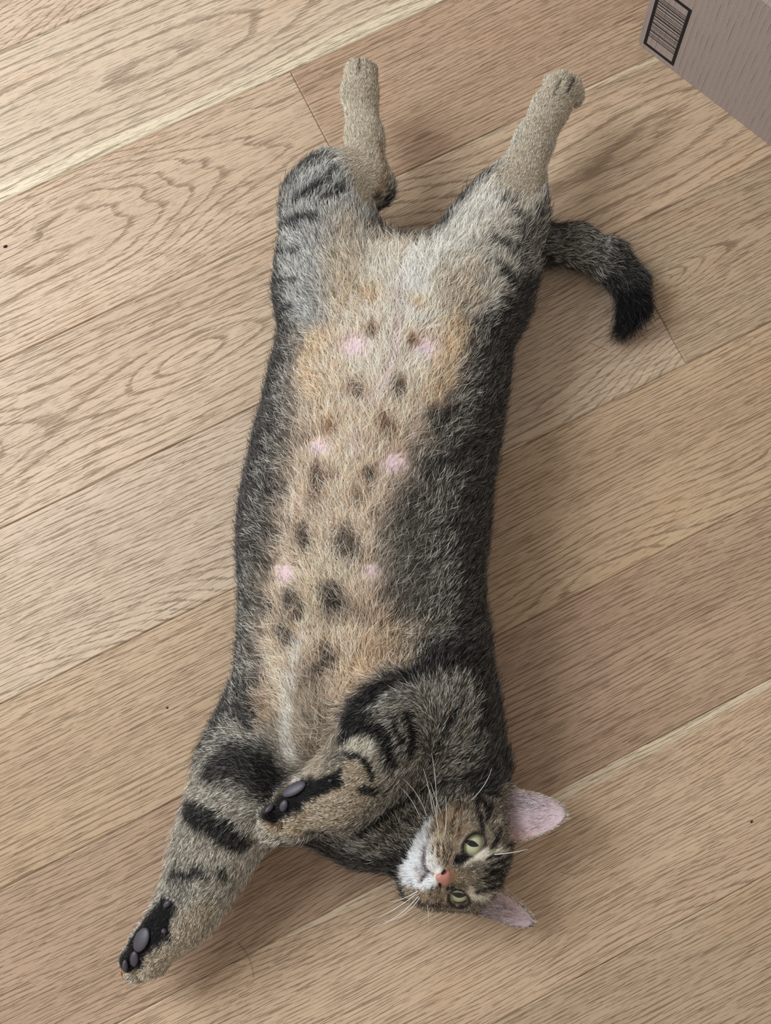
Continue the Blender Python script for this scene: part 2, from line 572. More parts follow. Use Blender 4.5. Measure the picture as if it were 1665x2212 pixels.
h = ell((0, -0.3, 0.7), (3.95, 3.7, 3.55), False)
h = smin(h, ell((1.55, 1.2, 1.0), (2.2, 1.9, 2.3)), 1.0)
h = smin(h, ell((2.3, 0.7, -1.2), (2.0, 2.2, 2.0)), 1.2)
h = smin(h, ell((0, 2.2, -1.2), (1.8, 1.9, 1.5), False), 1.0)
h = smin(h, ell((0.80, 3.35, -1.35), (1.05, 1.05, 0.85)), 0.45)
h = smin(h, ell((0, 2.75, -2.35), (1.05, 1.1, 0.75), False), 0.35)
h = smin(h, cap((0, 2.6, 1.3), (0, 4.05, -0.65), 0.95, 0.55), 0.7)
h = smin(h, cap((1.2, 2.75, 1.75), (2.6, 1.9, 1.75), 0.55, 0.6), 0.6)
h = smin(h, ell((0, 4.15, -0.85), (0.60, 0.42, 0.42), False), 0.3)
# eye openings
EYE = (1.74, 2.22, 0.80)
ED = np.array([0.36, 0.93, 0.05])
ED /= np.linalg.norm(ED)
ex_, ey_, ez_ = AX - EYE[0], Q[1] - EYE[1], Q[2] - EYE[2]
vu = np.array([0.80, -0.31, 0.50])
vu -= ED * (vu @ ED)
vu /= np.linalg.norm(vu)                        # along the slit of the lids, inner corner low, outer corner high
vv = np.cross(ED, vu)
lu = ex_ * vu[0] + ey_ * vu[1] + ez_ * vu[2]
lv = ex_ * vv[0] + ey_ * vv[1] + ez_ * vv[2]
le = ex_ * ED[0] + ey_ * ED[1] + ez_ * ED[2]
lens = np.maximum(np.sqrt(lu ** 2 + (lv - 0.42) ** 2), np.sqrt(lu ** 2 + (lv + 0.42) ** 2)) - 1.02
sock = np.maximum(lens, -le)
h = smin(h, np.sqrt(lu ** 2 + lv ** 2 + le ** 2) - 1.14, 0.35)
h = -smin(-h, sock, 0.08)
# mouth
mouth = np.minimum(np.minimum(cap((0, 4.45, -1.25), (0, 4.15, -1.85), .05, .05), cap((0, 4.15, -1.85), (1.0, 3.75, -2.15), .05, .05)),
                   cap((1.0, 3.75, -2.15), (2.1, 2.5, -2.0), .05, .03))
h = -smin(-h, mouth - 0.01, 0.12)
# nostrils
h = -smin(-h, cap((0.42, 4.75, -0.98), (0.62, 4.40, -0.90), .10, .08), 0.06)
# ears: cupped leaves
EB, ET = np.array([3.0, -0.35, 2.9]), np.array([4.35, -0.25, 7.35])
ea = ET - EB
EL = np.linalg.norm(ea)
ea /= EL
en = np.array([0.42, 0.90, -0.10])
en -= ea * (en @ ea)
en /= np.linalg.norm(en)
eu = np.cross(ea, en)                            # across the ear


def ear_width(v):
    return 1.95 * np.clip(1 - np.clip(v, 0, 1) ** 1.9, 0, 1) ** 0.62 * (1 - 0.06 * np.clip(v, 0, 1)) + 0.02


exx, eyy, ezz = AX - EB[0], Q[1] - EB[1], Q[2] - EB[2]
ev = (exx * ea[0] + eyy * ea[1] + ezz * ea[2]) / EL
eU = exx * eu[0] + eyy * eu[1] + ezz * eu[2]
eW = exx * en[0] + eyy * en[1] + ezz * en[2]
wd_ = ear_width(ev)
un = np.clip(eU / np.maximum(wd_, 0.05), -1.3, 1.3)
depth = 1.15 * (1 - 0.75 * np.clip(ev, 0, 1))
sheet = eW + depth * (1 - un ** 2) - 0.55
rim = np.maximum((np.abs(eU) - wd_) * 0.75, np.maximum((ev - 1) * EL, (-0.25 - ev) * EL))
ear = np.maximum(np.abs(sheet) * 0.75 - 0.15, rim * 0.8)
h = smin(h, ear, 0.28)
# ear tufts of the outer base fold
fld[sl] = smin(fld[sl], (h * HS).astype(np.float32), 0.012)
HEADC = (HC, HM, HS)

# the body rests on the boards: nothing below the floor
fld = np.maximum(fld, (0.0012 - ax[2])[None, None, :].astype(np.float32))
fld[:, :, 0] = np.maximum(fld[:, :, 0], 0.0005)


def surface_nets(f):
    ins = f < 0
    nx, ny, nz = f.shape
    cnt = np.zeros((nx - 1, ny - 1, nz - 1), np.uint8)
    for i in (0, 1):
        for j in (0, 1):
            for k in (0, 1):
                cnt += ins[i:nx - 1 + i, j:ny - 1 + j, k:nz - 1 + k]
    act = (cnt > 0) & (cnt < 8)
    idx = np.argwhere(act)
    vid = np.full(act.shape, -1, np.int32)
    vid[act] = np.arange(len(idx))
    corners = np.array([(i, j, k) for i in (0, 1) for j in (0, 1) for k in (0, 1)])
    val = np.stack([f[tuple((idx + c).T)] for c in corners], 1)
    acc = np.zeros((len(idx), 3))
    n = np.zeros(len(idx))
    for a in range(8):
        for b in range(a + 1, 8):
            if np.abs(corners[a] - corners[b]).sum() != 1:
                continue
            va, vb = val[:, a], val[:, b]
            m = (va < 0) != (vb < 0)
            t = np.where(m, va / np.where(m, va - vb, 1), 0)
            p = corners[a] + t[:, None] * (corners[b] - corners[a])
            acc += np.where(m[:, None], p, 0)
            n += m
    V = lo + VOX * (idx + acc / n[:, None])
    quads = []
    for axis in range(3):
        o1, o2 = [(1, 2), (2, 0), (0, 1)][axis]
        s0 = [slice(1, -1)] * 3
        s0[axis] = slice(0, -1)
        s1 = list(s0)
        s1[axis] = slice(1, None)
        A, B = ins[tuple(s0)], ins[tuple(s1)]
        e = np.argwhere(A != B)
        fl = A[tuple(e.T)]
        off = np.array([1, 1, 1])
        off[axis] = 0
        e = e + off
        d1 = np.zeros(3, int)
        d1[o1] = 1
        d2 = np.zeros(3, int)
        d2[o2] = 1
        c = [vid[tuple((e - d1 - d2).T)], vid[tuple((e - d2).T)], vid[tuple(e.T)], vid[tuple((e - d1).T)]]
        qd = np.stack(c, 1)
        qd[~fl] = qd[~fl][:, ::-1]
        quads.append(qd)
    return V, np.concatenate(quads)


BV, BF = surface_nets(fld)
print('body', len(BV), len(BF), round(time.time() - T0, 1))


def grad(P):
    """normal of the field at points"""
    g = np.empty_like(P)
    for i in range(3):
        d_ = np.zeros(3)
        d_[i] = VOX
        g[:, i] = sample(P + d_) - sample(P - d_)
    return g / np.maximum(np.linalg.norm(g, axis=1), 1e-9)[:, None]


def sample(P):
    q_ = (P - lo) / VOX
    i = np.clip(np.floor(q_).astype(int), 0, dim - 2)
    t = np.clip(q_ - i, 0, 1)
    r = 0
    for a in (0, 1):
        for b in (0, 1):
            for c in (0, 1):
                w = (t[:, 0] if a else 1 - t[:, 0]) * (t[:, 1] if b else 1 - t[:, 1]) * (t[:, 2] if c else 1 - t[:, 2])
                r = r + w * fld[i[:, 0] + a, i[:, 1] + b, i[:, 2] + c]
    return r


def surf(px, py):
    """first point of the body under a pixel of the photograph"""
    zs = np.arange(0.165, 0.0, -0.0008)
    L = np.array([unp(px, py, z) for z in zs])
    f_ = sample(L)
    k = np.argmax(f_ < 0.001)
    if f_[k] >= 0.001:
        k = np.argmin(f_)
    return L[k]


# ------------------------------------------------------------------ coat: value noise, painted markings
_tab = rng.random((64, 64, 64))


def vnoise(P, s):
    q_ = P * s
    i = np.floor(q_).astype(int)
    t = q_ - i
    t = t * t * (3 - 2 * t)
    r = 0
    for a in (0, 1):
        for b in (0, 1):
            for c in (0, 1):
                w = (t[:, 0] if a else 1 - t[:, 0]) * (t[:, 1] if b else 1 - t[:, 1]) * (t[:, 2] if c else 1 - t[:, 2])
                r = r + w * _tab[(i[:, 0] + a) % 64, (i[:, 1] + b) % 64, (i[:, 2] + c) % 64]
    return r


def snap(Q):
    for _ in range(14):
        Q = Q - grad(Q) * np.clip(sample(Q), -.004, .004)[:, None]
    return Q


PXM = 1 / 2560.0        # about one photo pixel in metres at the body's height


def line_dist(P, Q, R):
    """distance to a tapering polyline divided by its radius"""
    best = np.full(len(P), 9e9)
    if len(Q) == 1:
        return np.linalg.norm(P - Q[0], axis=1) / R[0]
    for a, b, ra, rb in zip(Q[:-1], Q[1:], R[:-1], R[1:]):
        ab = b - a
        t = np.clip(((P - a) @ ab) / max(ab @ ab, 1e-12), 0, 1)
        d_ = np.linalg.norm(P - a - t[:, None] * ab, axis=1) / (ra + t * (rb - ra))
        best = np.minimum(best, d_)
    return best


class Field:
    """layers of soft strokes, given as photo points that are laid onto the body's surface"""
    def __init__(s, base):
        s.base = np.array(base, float)
        s.layers = []

    def body(s, val, pts, soft=0.5, k=1.0, where=None):
        Q, R = [], []
        for p in pts:
            Q.append(surf(p[0], p[1]))
            R.append(p[2] * PXM)
        s.layers.append((np.array(val, float), np.array(Q), np.array(R), soft, k, 'body', where))
        return s

    def head(s, val, pts, soft=0.5, k=1.0, sym=True):
        for sg in ((1, -1) if sym else (1,)):
            Q = snap(np.array([hw((p[0] * sg, p[1], p[2])) for p in pts]))
            R = np.array([p[3] * HS for p in pts])
            s.layers.append((np.array(val, float), Q, R, soft, k, 'head', None))
        return s

    def face(s, val, pts, soft=0.6, k=0.9):
        n0 = len(s.layers)
        s.body(val, pts, soft, k)
        l = s.layers[n0]
        s.layers[n0] = (l[0], l[1], l[2], l[3], l[4], 'head', None)
        return s

    def __call__(s, P, hmask):
        out = np.broadcast_to(s.base, (len(P),) + s.base.shape).copy()
        jit = (np.stack([vnoise(P, 160), vnoise(P + 3.3, 160), vnoise(P + 7.1, 160)], 1) - 0.5) * 0.006
        jit += (np.stack([vnoise(P + 1.3, 420), vnoise(P + 5.3, 420), vnoise(P + 9.1, 420)], 1) - 0.5) * 0.004
        for val, Q, R, soft, k, kind, where in s.layers:
            rmax = R.max() * 1.6 + 0.004
            m = np.all((P > Q.min(0) - rmax) & (P < Q.max(0) + rmax), axis=1)
            m &= (hmask > 0.5) if kind == 'head' else (hmask <= 0.5)
            if not m.any():
                continue
            jm = jit[m] * min(1.0, R.max() / 0.014) * (0.5 if kind == 'head' else 1.0)
            d_ = line_dist(P[m] + jm, Q, R)
            w = (1 - sstep(1 - soft, 1 + soft * 0.6, d_)) * k
            if out.ndim == 2:
                w = w[:, None]
            out[m] = out[m] * (1 - w) + val * w
        return out


G_DARK, G_MID, G_LT = (56, 52, 50), (132, 122, 108), (168, 158, 142)
BLACK, BROWNB = (30, 27, 27), (84, 62, 46)
TANB, CREAM, ORANGE, PINK, WHITE = (205, 175, 142), (228, 208, 186), (212, 174, 132), (208, 182, 186), (240, 229, 214)

C = Field(G_DARK)
# trunk: tan belly between grey flanks
C.body((112, 99, 84), [(740, 1700, 170), (690, 1500, 190), (720, 1300, 210), (750, 1100, 205), (785, 900, 205), (830, 700, 215), (850, 600, 190)], .45)
C.body((214, 186, 160), [(650, 1650, 70), (655, 1550, 100), (680, 1420, 135), (695, 1280, 140), (715, 1120, 125), (755, 960, 135), (800, 800, 180), (830, 680, 190), (850, 590, 120)], .45)
C.body((150, 134, 114), [(700, 1660, 60), (680, 1570, 50), (670, 1470, 45)], .8, .75)
C.body((226, 206, 184), [(850, 790, 90), (840, 700, 120), (860, 610, 90)], .8, .8)
C.body(WHITE, [(900, 660, 40), (910, 590, 55), (935, 555, 50), (985, 520, 34)], .9, .8)
C.body(CREAM, [(800, 560, 60), (845, 520, 30)], .8, .7)
C.body(ORANGE, [(990, 690, 26), (975, 770, 34), (940, 850, 30)], .9, .8)
C.body(ORANGE, [(690, 730, 24), (655, 790, 26), (680, 850, 20)], .9, .75)
C.body((200, 150, 105), [(800, 640, 22)], .9, .7).body((200, 150, 108), [(908, 655, 22)], .9, .7)
C.body((206, 172, 136), [(770, 1460, 40), (850, 1390, 60), (920, 1350, 30)], .8, .8)
C.body((214, 196, 170), [(740, 1210, 60), (830, 1210, 40)], .9, .5)
C.body((205, 182, 152), [(640, 1230, 50), (690, 1330, 40)], .9, .5)
C.body((190, 156, 126), [(565, 1480, 22), (570, 1550, 30)], .9, .5)
C.body((214, 190, 160), [(600, 1470, 16), (610, 1560, 20)], .9, .6)
# bare pink skin
for x, y, r in ((765, 748, 30), (918, 750, 28), (690, 968, 20), (850, 1000, 24), (616, 1238, 20), (802, 1236, 17)):
    C.body(PINK, [(x, y, r * 1.15)], .9, .95)
C.body((214, 184, 186), [(866, 590, 8), (864, 680, 9), (850, 760, 9), (828, 830, 9), (800, 870, 8)], .9, .8)
C.body((224, 190, 190), [(772, 930, 8), (768, 985, 8)], .9, .7)
# belly spots
for x, y, r, c in ((803, 708, 20, (128, 92, 62)), (890, 730, 18, (150, 112, 78)), (768, 840, 24, (104, 78, 58)), (862, 832, 26, (96, 72, 54)), (712, 915, 20, (150, 104, 66)),
                   (832, 912, 26, (128, 92, 62)), (686, 1022, 26, (92, 70, 54)), (797, 1026, 20, (80, 64, 54)), (676, 1078, 18, (120, 90, 66)), (772, 1066, 20, (116, 88, 66)),
                   (655, 1155, 27, (70, 58, 50)), (582, 1142, 30, (66, 56, 50)), (590, 1048, 34, (62, 50, 44)), (748, 1166, 34, (74, 62, 54)), (722, 1290, 38, (46, 40, 38)),
                   (630, 1300, 30, (72, 62, 54)), (706, 1410, 24, (70, 58, 48)), (688, 1442, 18, (76, 62, 50)), (612, 1362, 26, (72, 62, 54)), (780, 1320, 20, (120, 96, 74)),
                   (570, 1300, 26, (84, 74, 64)), (560, 1200, 24, (84, 74, 64)), (560, 960, 30, (60, 54, 50)), (590, 870, 28, (62, 56, 52)), (545, 1400, 24, (90, 80, 68))):
    C.body(c, [(x - r * .15, y - r * .45, r * .5), (x + r * .15, y + r * .45, r * .75)], .9, .88)
# dark mottling on the flanks
for x, y, r in ((960, 900, 34), (1000, 980, 40), (940, 1010, 30), (1030, 1060, 34), (980, 1130, 26), (1020, 1240, 30), (1000, 1320, 34), (940, 1390, 40), (1030, 1420, 50), (1060, 880, 30),
                (1060, 760, 26), (1045, 690, 22), (600, 780, 24), (575, 930, 26), (545, 1060, 22), (535, 1180, 22), (540, 1300, 20), (535, 1480, 24), (525, 1540, 30), (900, 1080, 24), (1040, 980, 30), (880, 1170, 20)):
    C.body((48, 43, 40), [(x - r * .5, y + r * .3, r * .6), (x + r * .5, y - r * .3, r * .6)], .9, .75)
C.body((92, 86, 78), [(880, 1120, 60), (905, 1220, 80), (930, 1330, 70)], .9, .6)
# hind leg left
C.body((164, 160, 154), [(665, 640, 70), (685, 540, 110), (700, 450, 115), (745, 405, 90)], .35)
C.body((200, 176, 146), [(740, 640, 45), (738, 560, 48), (748, 480, 36)], .9, .85)
for pts in ([(612, 490, 12), (640, 474, 15), (680, 466, 13)], [(635, 432, 9), (672, 414, 13), (704, 388, 12), (724, 362, 9)], [(606, 548, 8), (640, 540, 9)], [(604, 680, 18), (630, 665, 14)],
            [(606, 610, 8), (640, 600, 7)], [(700, 430, 10), (740, 402, 11)]):
    C.body((40, 38, 40), pts, .7, .92)
C.body((174, 160, 138), [(800, 400, 55), (790, 300, 110), (780, 200, 110), (785, 120, 110)], .35)
C.body((150, 122, 92), [(826, 320, 14), (832, 390, 16), (818, 425, 14)], .8, .7)
C.body((74, 62, 54), [(815, 425, 12)], .8, .7)
# hind leg right
C.body((190, 178, 160), [(1025, 600, 85), (1060, 510, 105), (1105, 440, 95)], .35)
C.body((218, 206, 190), [(905, 562, 50), (962, 522, 55), (1025, 455, 52), (1066, 405, 45)], .9, .95)
C.body((194, 168, 138), [(990, 620, 40), (1010, 590, 40), (1030, 640, 30)], .9, .8)
C.body((120, 88, 62), [(1035, 585, 6), (1032, 625, 6)], .9, .5)
for pts in ([(1070, 515, 12), (1110, 540, 15), (1140, 560, 13)], [(1110, 455, 8), (1140, 480, 10), (1158, 520, 10)], [(1160, 445, 12), (1165, 490, 10)], [(1090, 590, 14), (1125, 620, 15)],
            [(1060, 560, 7), (1100, 580, 8)], [(1110, 660, 12), (1085, 640, 10)], [(1085, 430, 8), (1120, 425, 8)]):
    C.body((40, 37, 36), pts, .8, .92)
C.body((52, 44, 38), [(774, 104, 5), (776, 150, 4)], .7, .85).body((52, 44, 38), [(794, 104, 4), (796, 130, 4)], .7, .8)  # shade in the left foot's toe grooves, painted as dark strokes
C.body((174, 160, 138), [(1126, 385, 62), (1155, 310, 110), (1190, 235, 110), (1225, 180, 110)], .35)
C.body((56, 48, 42), [(1211, 168, 5), (1197, 202, 4)], .7, .9).body((56, 48, 42), [(1240, 168, 5), (1224, 202, 4)], .7, .9)  # painted shade along the grooves between the right foot's toes
# tail
C.body((96, 88, 78), [(1150, 528, 60), (1250, 531, 60), (1320, 565, 55)], .3)
C.body((60, 54, 50), [(1225, 495, 16), (1290, 515, 16)], .9, .6)
C.body((34, 31, 31), [(1325, 610, 30), (1345, 545, 30)], .9, .8)
C.body((120, 110, 98), [(1340, 590, 20)], .9, .5)
C.body((20, 18, 19), [(1362, 625, 48), (1370, 665, 50), (1346, 712, 45)], .4)
# shoulder, neck
C.body((104, 94, 80), [(1000, 1500, 70), (960, 1600, 90), (900, 1720, 90), (800, 1790, 70)], .4)
C.body((158, 148, 132), [(650, 1775, 34), (720, 1792, 36), (800, 1815, 30)], .8, .85)
C.body((118, 106, 90), [(880, 1640, 50), (900, 1580, 40)], .8, .8)
for pts in ([(1070, 1655, 9), (980, 1684, 9), (903, 1711, 8), (826, 1765, 9), (772, 1805, 10)], [(900, 1760, 5), (850, 1785, 6), (790, 1830, 7)], [(930, 1640, 6), (960, 1580, 8), (985, 1530, 8)],
            [(1000, 1640, 7), (1030, 1590, 8), (1045, 1530, 10)], [(1050, 1560, 14), (1040, 1480, 16)], [(915, 1600, 5), (935, 1560, 6)], [(668, 1762, 7), (676, 1790, 7)], [(699, 1770, 7), (703, 1804, 8)],
            [(732, 1780, 8), (740, 1816, 8)], [(1050, 1470, 12), (1000, 1425, 26), (940, 1425, 20)]):
    C.body((32, 29, 28), [(a_, b_, r_ * 1.15) for a_, b_, r_ in pts], .8, .9)
C.body((190, 182, 168), [(685, 1772, 5), (690, 1800, 5)], .8, .8).body((190, 182, 168), [(714, 1778, 5), (718, 1805, 5)], .8, .8)
# foreleg left
C.body((150, 138, 120), [(590, 1600, 60), (540, 1680, 130), (480, 1790, 150), (450, 1870, 150), (420, 1940, 140), (370, 2010, 140), (320, 2070, 140)], .25)
C.body((172, 158, 136), [(470, 1845, 70), (440, 1900, 50)], .8, .7)
C.body((36, 32, 32), [(452, 1668, 30), (495, 1640, 50), (545, 1660, 58), (585, 1695, 48), (575, 1735, 28)], .7, .92)
C.body((34, 30, 30), [(560, 1650, 30), (585, 1700, 26)], .8, .8)
C.body((26, 23, 24), [(405, 1752, 26), (450, 1775, 30), (490, 1805, 28), (525, 1825, 20)], .45, .97)
C.body((46, 42, 40), [(372, 1890, 18), (405, 1893, 17)], .7, .92).body((46, 42, 40), [(425, 1880, 15), (442, 1896, 13)], .7, .9).body((46, 42, 40), [(476, 1880, 12), (484, 1902, 11)], .7, .85)
C.body((96, 86, 76), [(385, 1925, 25), (370, 1955, 25)], .9, .7)
C.body((170, 146, 112), [(440, 1975, 34), (400, 2030, 45), (350, 2075, 60), (315, 2100, 60)], .7, .85)
C.body((22, 19, 21), [(352, 1962, 26), (322, 2006, 40), (292, 2042, 36), (276, 2072, 30), (272, 2092, 18)], .3, .98)
C.body((24, 21, 23), [(355, 2010, 12), (362, 2030, 10)], .5, .9)
C.body((172, 148, 116), [(296, 2100, 9), (320, 2098, 14)], .8, .8)
C.body((220, 212, 200), [(648, 1380, 11), (624, 1470, 14), (618, 1540, 15), (622, 1620, 16), (638, 1695, 13)], .95, .82)
C.body((178, 148, 120), [(566, 1500, 18), (572, 1550, 26)], .9, .7)
C.body((36, 32, 31), [(520, 1530, 24), (535, 1570, 14)], .9, .85)
# folded foreleg
C.body((118, 108, 94), [(905, 1500, 60), (845, 1540, 90), (810, 1620, 95), (775, 1690, 75)], .3)
C.body((196, 184, 162), [(765, 1612, 26), (812, 1612, 20)], .8, .9).body((196, 184, 162), [(765, 1580, 14), (740, 1580, 12)], .8, .8)
C.body((164, 138, 106), [(770, 1685, 50), (735, 1735, 55), (680, 1755, 60), (630, 1770, 64)], .4)
C.body((28, 26, 26), [(748, 1545, 22), (807, 1496, 28), (864, 1465, 24), (922, 1440, 20)], .7, .92)
C.body((170, 162, 150), [(800, 1530, 8), (860, 1490, 8), (920, 1465, 6)], .9, .55)
for pts in ([(738, 1597, 9), (780, 1573, 11), (818, 1583, 13), (837, 1618, 15), (846, 1650, 12)], [(748, 1631, 6), (776, 1633, 6), (795, 1654, 7), (804, 1680, 7)], [(880, 1545, 9), (892, 1596, 10), (886, 1630, 9)],
            [(787, 1704, 9), (812, 1712, 8)], [(745, 1568, 10), (800, 1545, 8)], [(850, 1555, 6), (866, 1600, 7)], [(735, 1660, 5), (728, 1680, 8)]):
    C.body((24, 22, 22), [(a_, b_, r_ * 1.25) for a_, b_, r_ in pts], .5, .97)
C.body((20, 17, 18), [(728, 1690, 12), (690, 1697, 18), (650, 1712, 26), (618, 1735, 28), (590, 1758, 20)], .4, .97)
C.body((178, 150, 112), [(578, 1790, 18), (600, 1794, 18), (640, 1786, 20)], .7, .92).body((40, 32, 28), [(612, 1772, 5), (611, 1796, 4)], .7, .9)  # tan toes, then a dark stroke painting the shade between them

# head (own frame, cm)
C.head((124, 110, 92), [(0, 0, 0.5, 6.5)], .1, 1, sym=False)
C.head((150, 126, 98), [(2.3, 1.5, -1.0, 1.7)], .8, .9)
C.head((176, 140, 98), [(2.6, 1.6, -1.5, .9)], .9, .7)
C.head((154, 138, 116), [(1.4, 3.0, -0.2, .9)], .8, .8)
C.head((158, 130, 98), [(0, 3.6, 1.2, .35), (0, 4.3, -.3, .42)], .8, .7, sym=False)
C.head((236, 236, 236), [(0, 2.9, -3.0, 1.15), (0.9, 2.0, -3.0, 1.2), (1.5, 1.6, -2.6, .8)], .5, .97)
C.head((236, 236, 236), [(0.55, 4.2, -1.5, .55), (1.2, 3.5, -1.85, .45)], .7, .95)
C.head((206, 180, 146), [(1.15, 3.8, -1.0, .6)], .8, .85)
C.head((196, 176, 146), [(1.9, 2.9, -1.9, .45)], .9, .7)
for z in (-0.85, -1.12, -1.38):
    C.head((78, 52, 34), [(0.75, 4.3, z, .06), (1.15, 4.0, z + .06, .10), (1.6, 3.5, z + .12, .09)], .7, .85)
C.head((196, 184, 186), [(0, 4.0, -2.0, .3), (1.0, 3.6, -2.2, .22), (2.0, 2.6, -2.05, .16)], .8, .8)
C.head((176, 122, 108), [(.3, 4.5, -.6, .34), (0, 4.5, -1.0, .25)], .6, .95)
C.head((196, 188, 190), [(0, 3.7, -2.4, .5)], .9, .6)
C.head((40, 34, 38), [(0, 4.3, -1.5, .06), (0, 4.1, -1.9, .09), (1.0, 3.75, -2.12, .07), (1.6, 3.1, -2.1, .05)], .8, .8)
C.head((212, 202, 178), [(1.05, 3.1, 1.15, .28), (1.35, 2.75, 1.9, .34), (1.7, 2.3, 2.6, .42)], .8, .95)
C.head((200, 186, 162), [(2.75, 2.0, 1.7, .30), (3.1, 1.4, 2.2, .35)], .9, .75)
C.head((206, 192, 168), [(2.0, 2.9, -.15, .22), (2.7, 2.3, 0.05, .18)], .9, .75)
C.head((24, 20, 20), [(1.0, 3.5, -.05, .34), (0.85, 3.7, -.35, .20)], .5, .97)
# dark rims of the lids
for sgn in (1, -1):
    for i in range(11):
        a = -0.93 + 1.86 * i / 10
        u_ = a * 1.10
        vv_ = sgn * (math.sqrt(max(1.08 ** 2 - u_ ** 2, 0)) - 0.42)
        p = np.array(EYE) + vu * u_ + vv * vv_ + ED * math.sqrt(max(1.32 ** 2 - u_ ** 2 - vv_ ** 2, .05))
        C.head((34, 28, 28), [(p[0], p[1], p[2], .19)], .6, .9)
# stripes of the face
C.head((30, 26, 25), [(2.75, 2.1, 1.25, .16), (3.3, 1.3, 1.15, .2), (3.75, .5, .75, .22), (3.95, -.4, .2, .24)], .6, .92)
C.head((92, 58, 36), [(2.2, 2.6, -.35, .10), (2.9, 1.9, -.55, .14), (3.5, 1.0, -.9, .18), (3.8, 0, -1.3, .2)], .7, .8)
C.head((96, 62, 40), [(2.5, 2.3, -1.0, .08), (3.2, 1.4, -1.5, .12)], .8, .6)
C.head((34, 29, 28), [(.42, 3.1, 2.2, .13), (.40, 2.4, 3.1, .17), (.42, 1.4, 3.9, .22), (.4, 0, 4.4, .25)], .6, .9)
C.head((34, 29, 28), [(1.05, 2.75, 2.75, .12), (1.05, 2.0, 3.4, .17), (1.0, .9, 4.0, .22)], .6, .9)
C.head((40, 34, 32), [(1.9, 2.0, 2.9, .14), (1.75, 1.3, 3.5, .2), (1.6, .2, 4.1, .25)], .6, .88)
C.head((40, 34, 32), [(0, 2.6, 3.0, .12), (0, 1.2, 4.1, .2)], .7, .7, sym=False)
C.head((52, 46, 42), [(2.6, 1.3, 2.4, .14), (2.9, .5, 2.9, .2)], .7, .7)
C.head((48, 42, 40), [(2.2, .4, 3.8, .5)], .9, .5)


# markings of the side turned to the window
C.face((188, 158, 120), [(906, 1754, 18), (950, 1740, 18), (975, 1760, 18)], .9, .8)
C.face((176, 152, 122), [(960, 1790, 26), (1000, 1770, 24)], .9, .6)
C.face((232, 234, 238), [(924, 1774, 12), (885, 1790, 22), (868, 1835, 24), (878, 1880, 24), (894, 1908, 16)], .6, .97)
C.face((222, 214, 204), [(928, 1830, 16), (930, 1860, 20), (940, 1885, 14)], .8, .9)
C.face((206, 186, 156), [(946, 1815, 16), (948, 1845, 16)], .9, .85)
C.face((150, 104, 62), [(928, 1742, 7), (960, 1728, 9), (992, 1716, 7)], .8, .85)
for pts in ([(1044, 1792, 6), (1038, 1764, 6), (1031, 1738, 6), (1036, 1712, 6)], [(1050, 1858, 3), (1066, 1850, 5), (1082, 1846, 5)], [(1048, 1880, 4), (1066, 1868, 5), (1084, 1858, 6)], [(1042, 1899, 5), (1062, 1890, 7), (1082, 1880, 8)],
            [(1024, 1929, 4), (1046, 1922, 5), (1070, 1912, 6)], [(1086, 1866, 8), (1082, 1908, 9)], [(1060, 1835, 4), (1075, 1815, 6), (1080, 1790, 6)], [(1052, 1770, 4), (1062, 1740, 7)]):
    C.face((30, 26, 25), pts, .6, .93)
for pts in ([(996, 1716, 4), (987, 1748, 4), (978, 1772, 4), (974, 1797, 4)], [(1010, 1716, 3), (1003, 1745, 4)], [(992, 1790, 3), (996, 1806, 3)], [(962, 1750, 3), (955, 1775, 3)], [(936, 1816, 3), (933, 1842, 3)],
            [(945, 1812, 3), (947, 1848, 4)], [(957, 1818, 3), (960, 1852, 4)], [(972, 1878, 4), (968, 1890, 4)]):
    C.face((86, 56, 36), pts, .6, .85)
C.face((170, 136, 98), [(990, 1893, 14), (975, 1882, 8)], .9, .7)
C.face((216, 206, 186), [(1006, 1869, 6), (1030, 1853, 8), (1052, 1838, 8)], .7, .95)
C.face((206, 190, 166), [(1008, 1908, 5), (1018, 1922, 7), (1024, 1944, 6)], .7, .9).face((196, 176, 152), [(972, 1922, 4), (974, 1942, 4), (988, 1954, 4)], .7, .85)
C.face((58, 44, 38), [(902, 1949, 8), (938, 1957, 8), (972, 1962, 8)], .8, .85)
C.face((20, 17, 17), [(986, 1857, 7), (1000, 1856, 8), (1016, 1848, 6)], .6, .97).face((26, 22, 22), [(1016, 1848, 4), (1034, 1841, 3), (1044, 1822, 3)], .6, .95)
C.face((84, 70, 78), [(938, 1786, 3), (923, 1808, 4.5), (914, 1835, 4.5), (913, 1860, 4.5), (920, 1889, 4.5), (906, 1906, 4.5)], .8, .95)
C.face((186, 178, 184), [(896, 1880, 13)], .9, .6)
C.face((40, 36, 38), [(886, 1866, 1.6)], .6, .9)


# ear: pink inside, thin fur on the rim
def ear_coords(P):
    q_ = (P - HC) @ HM / HS
    sg = np.sign(q_[:, 0])
    a = np.stack([np.abs(q_[:, 0]), q_[:, 1], q_[:, 2]], 1) - EB
    v = a @ ea / EL
    u = a @ eu
    w = a @ en
    return v, u, w, sg


def head_mask(P):
    q_ = (P - HC) @ HM / HS
    inside = (np.abs(q_[:, 0]) < 5.5) & (q_[:, 2] > -3.35 - 0.25 * np.clip(q_[:, 1], -2, 3)) & (q_[:, 1] > -4.3)
    d_ = np.sqrt((q_[:, 0] / 4.6) ** 2 + ((q_[:, 1]) / 4.9) ** 2 + ((q_[:, 2] - .2) / 3.9) ** 2)
    v, u, w, _ = ear_coords(P)
    earm = (v > -0.05) & (v < 1.1) & (np.abs(u) < 2.3) & (np.abs(w) < 2.2)
    return ((inside & (d_ < 1.08)) | earm).astype(float), earm


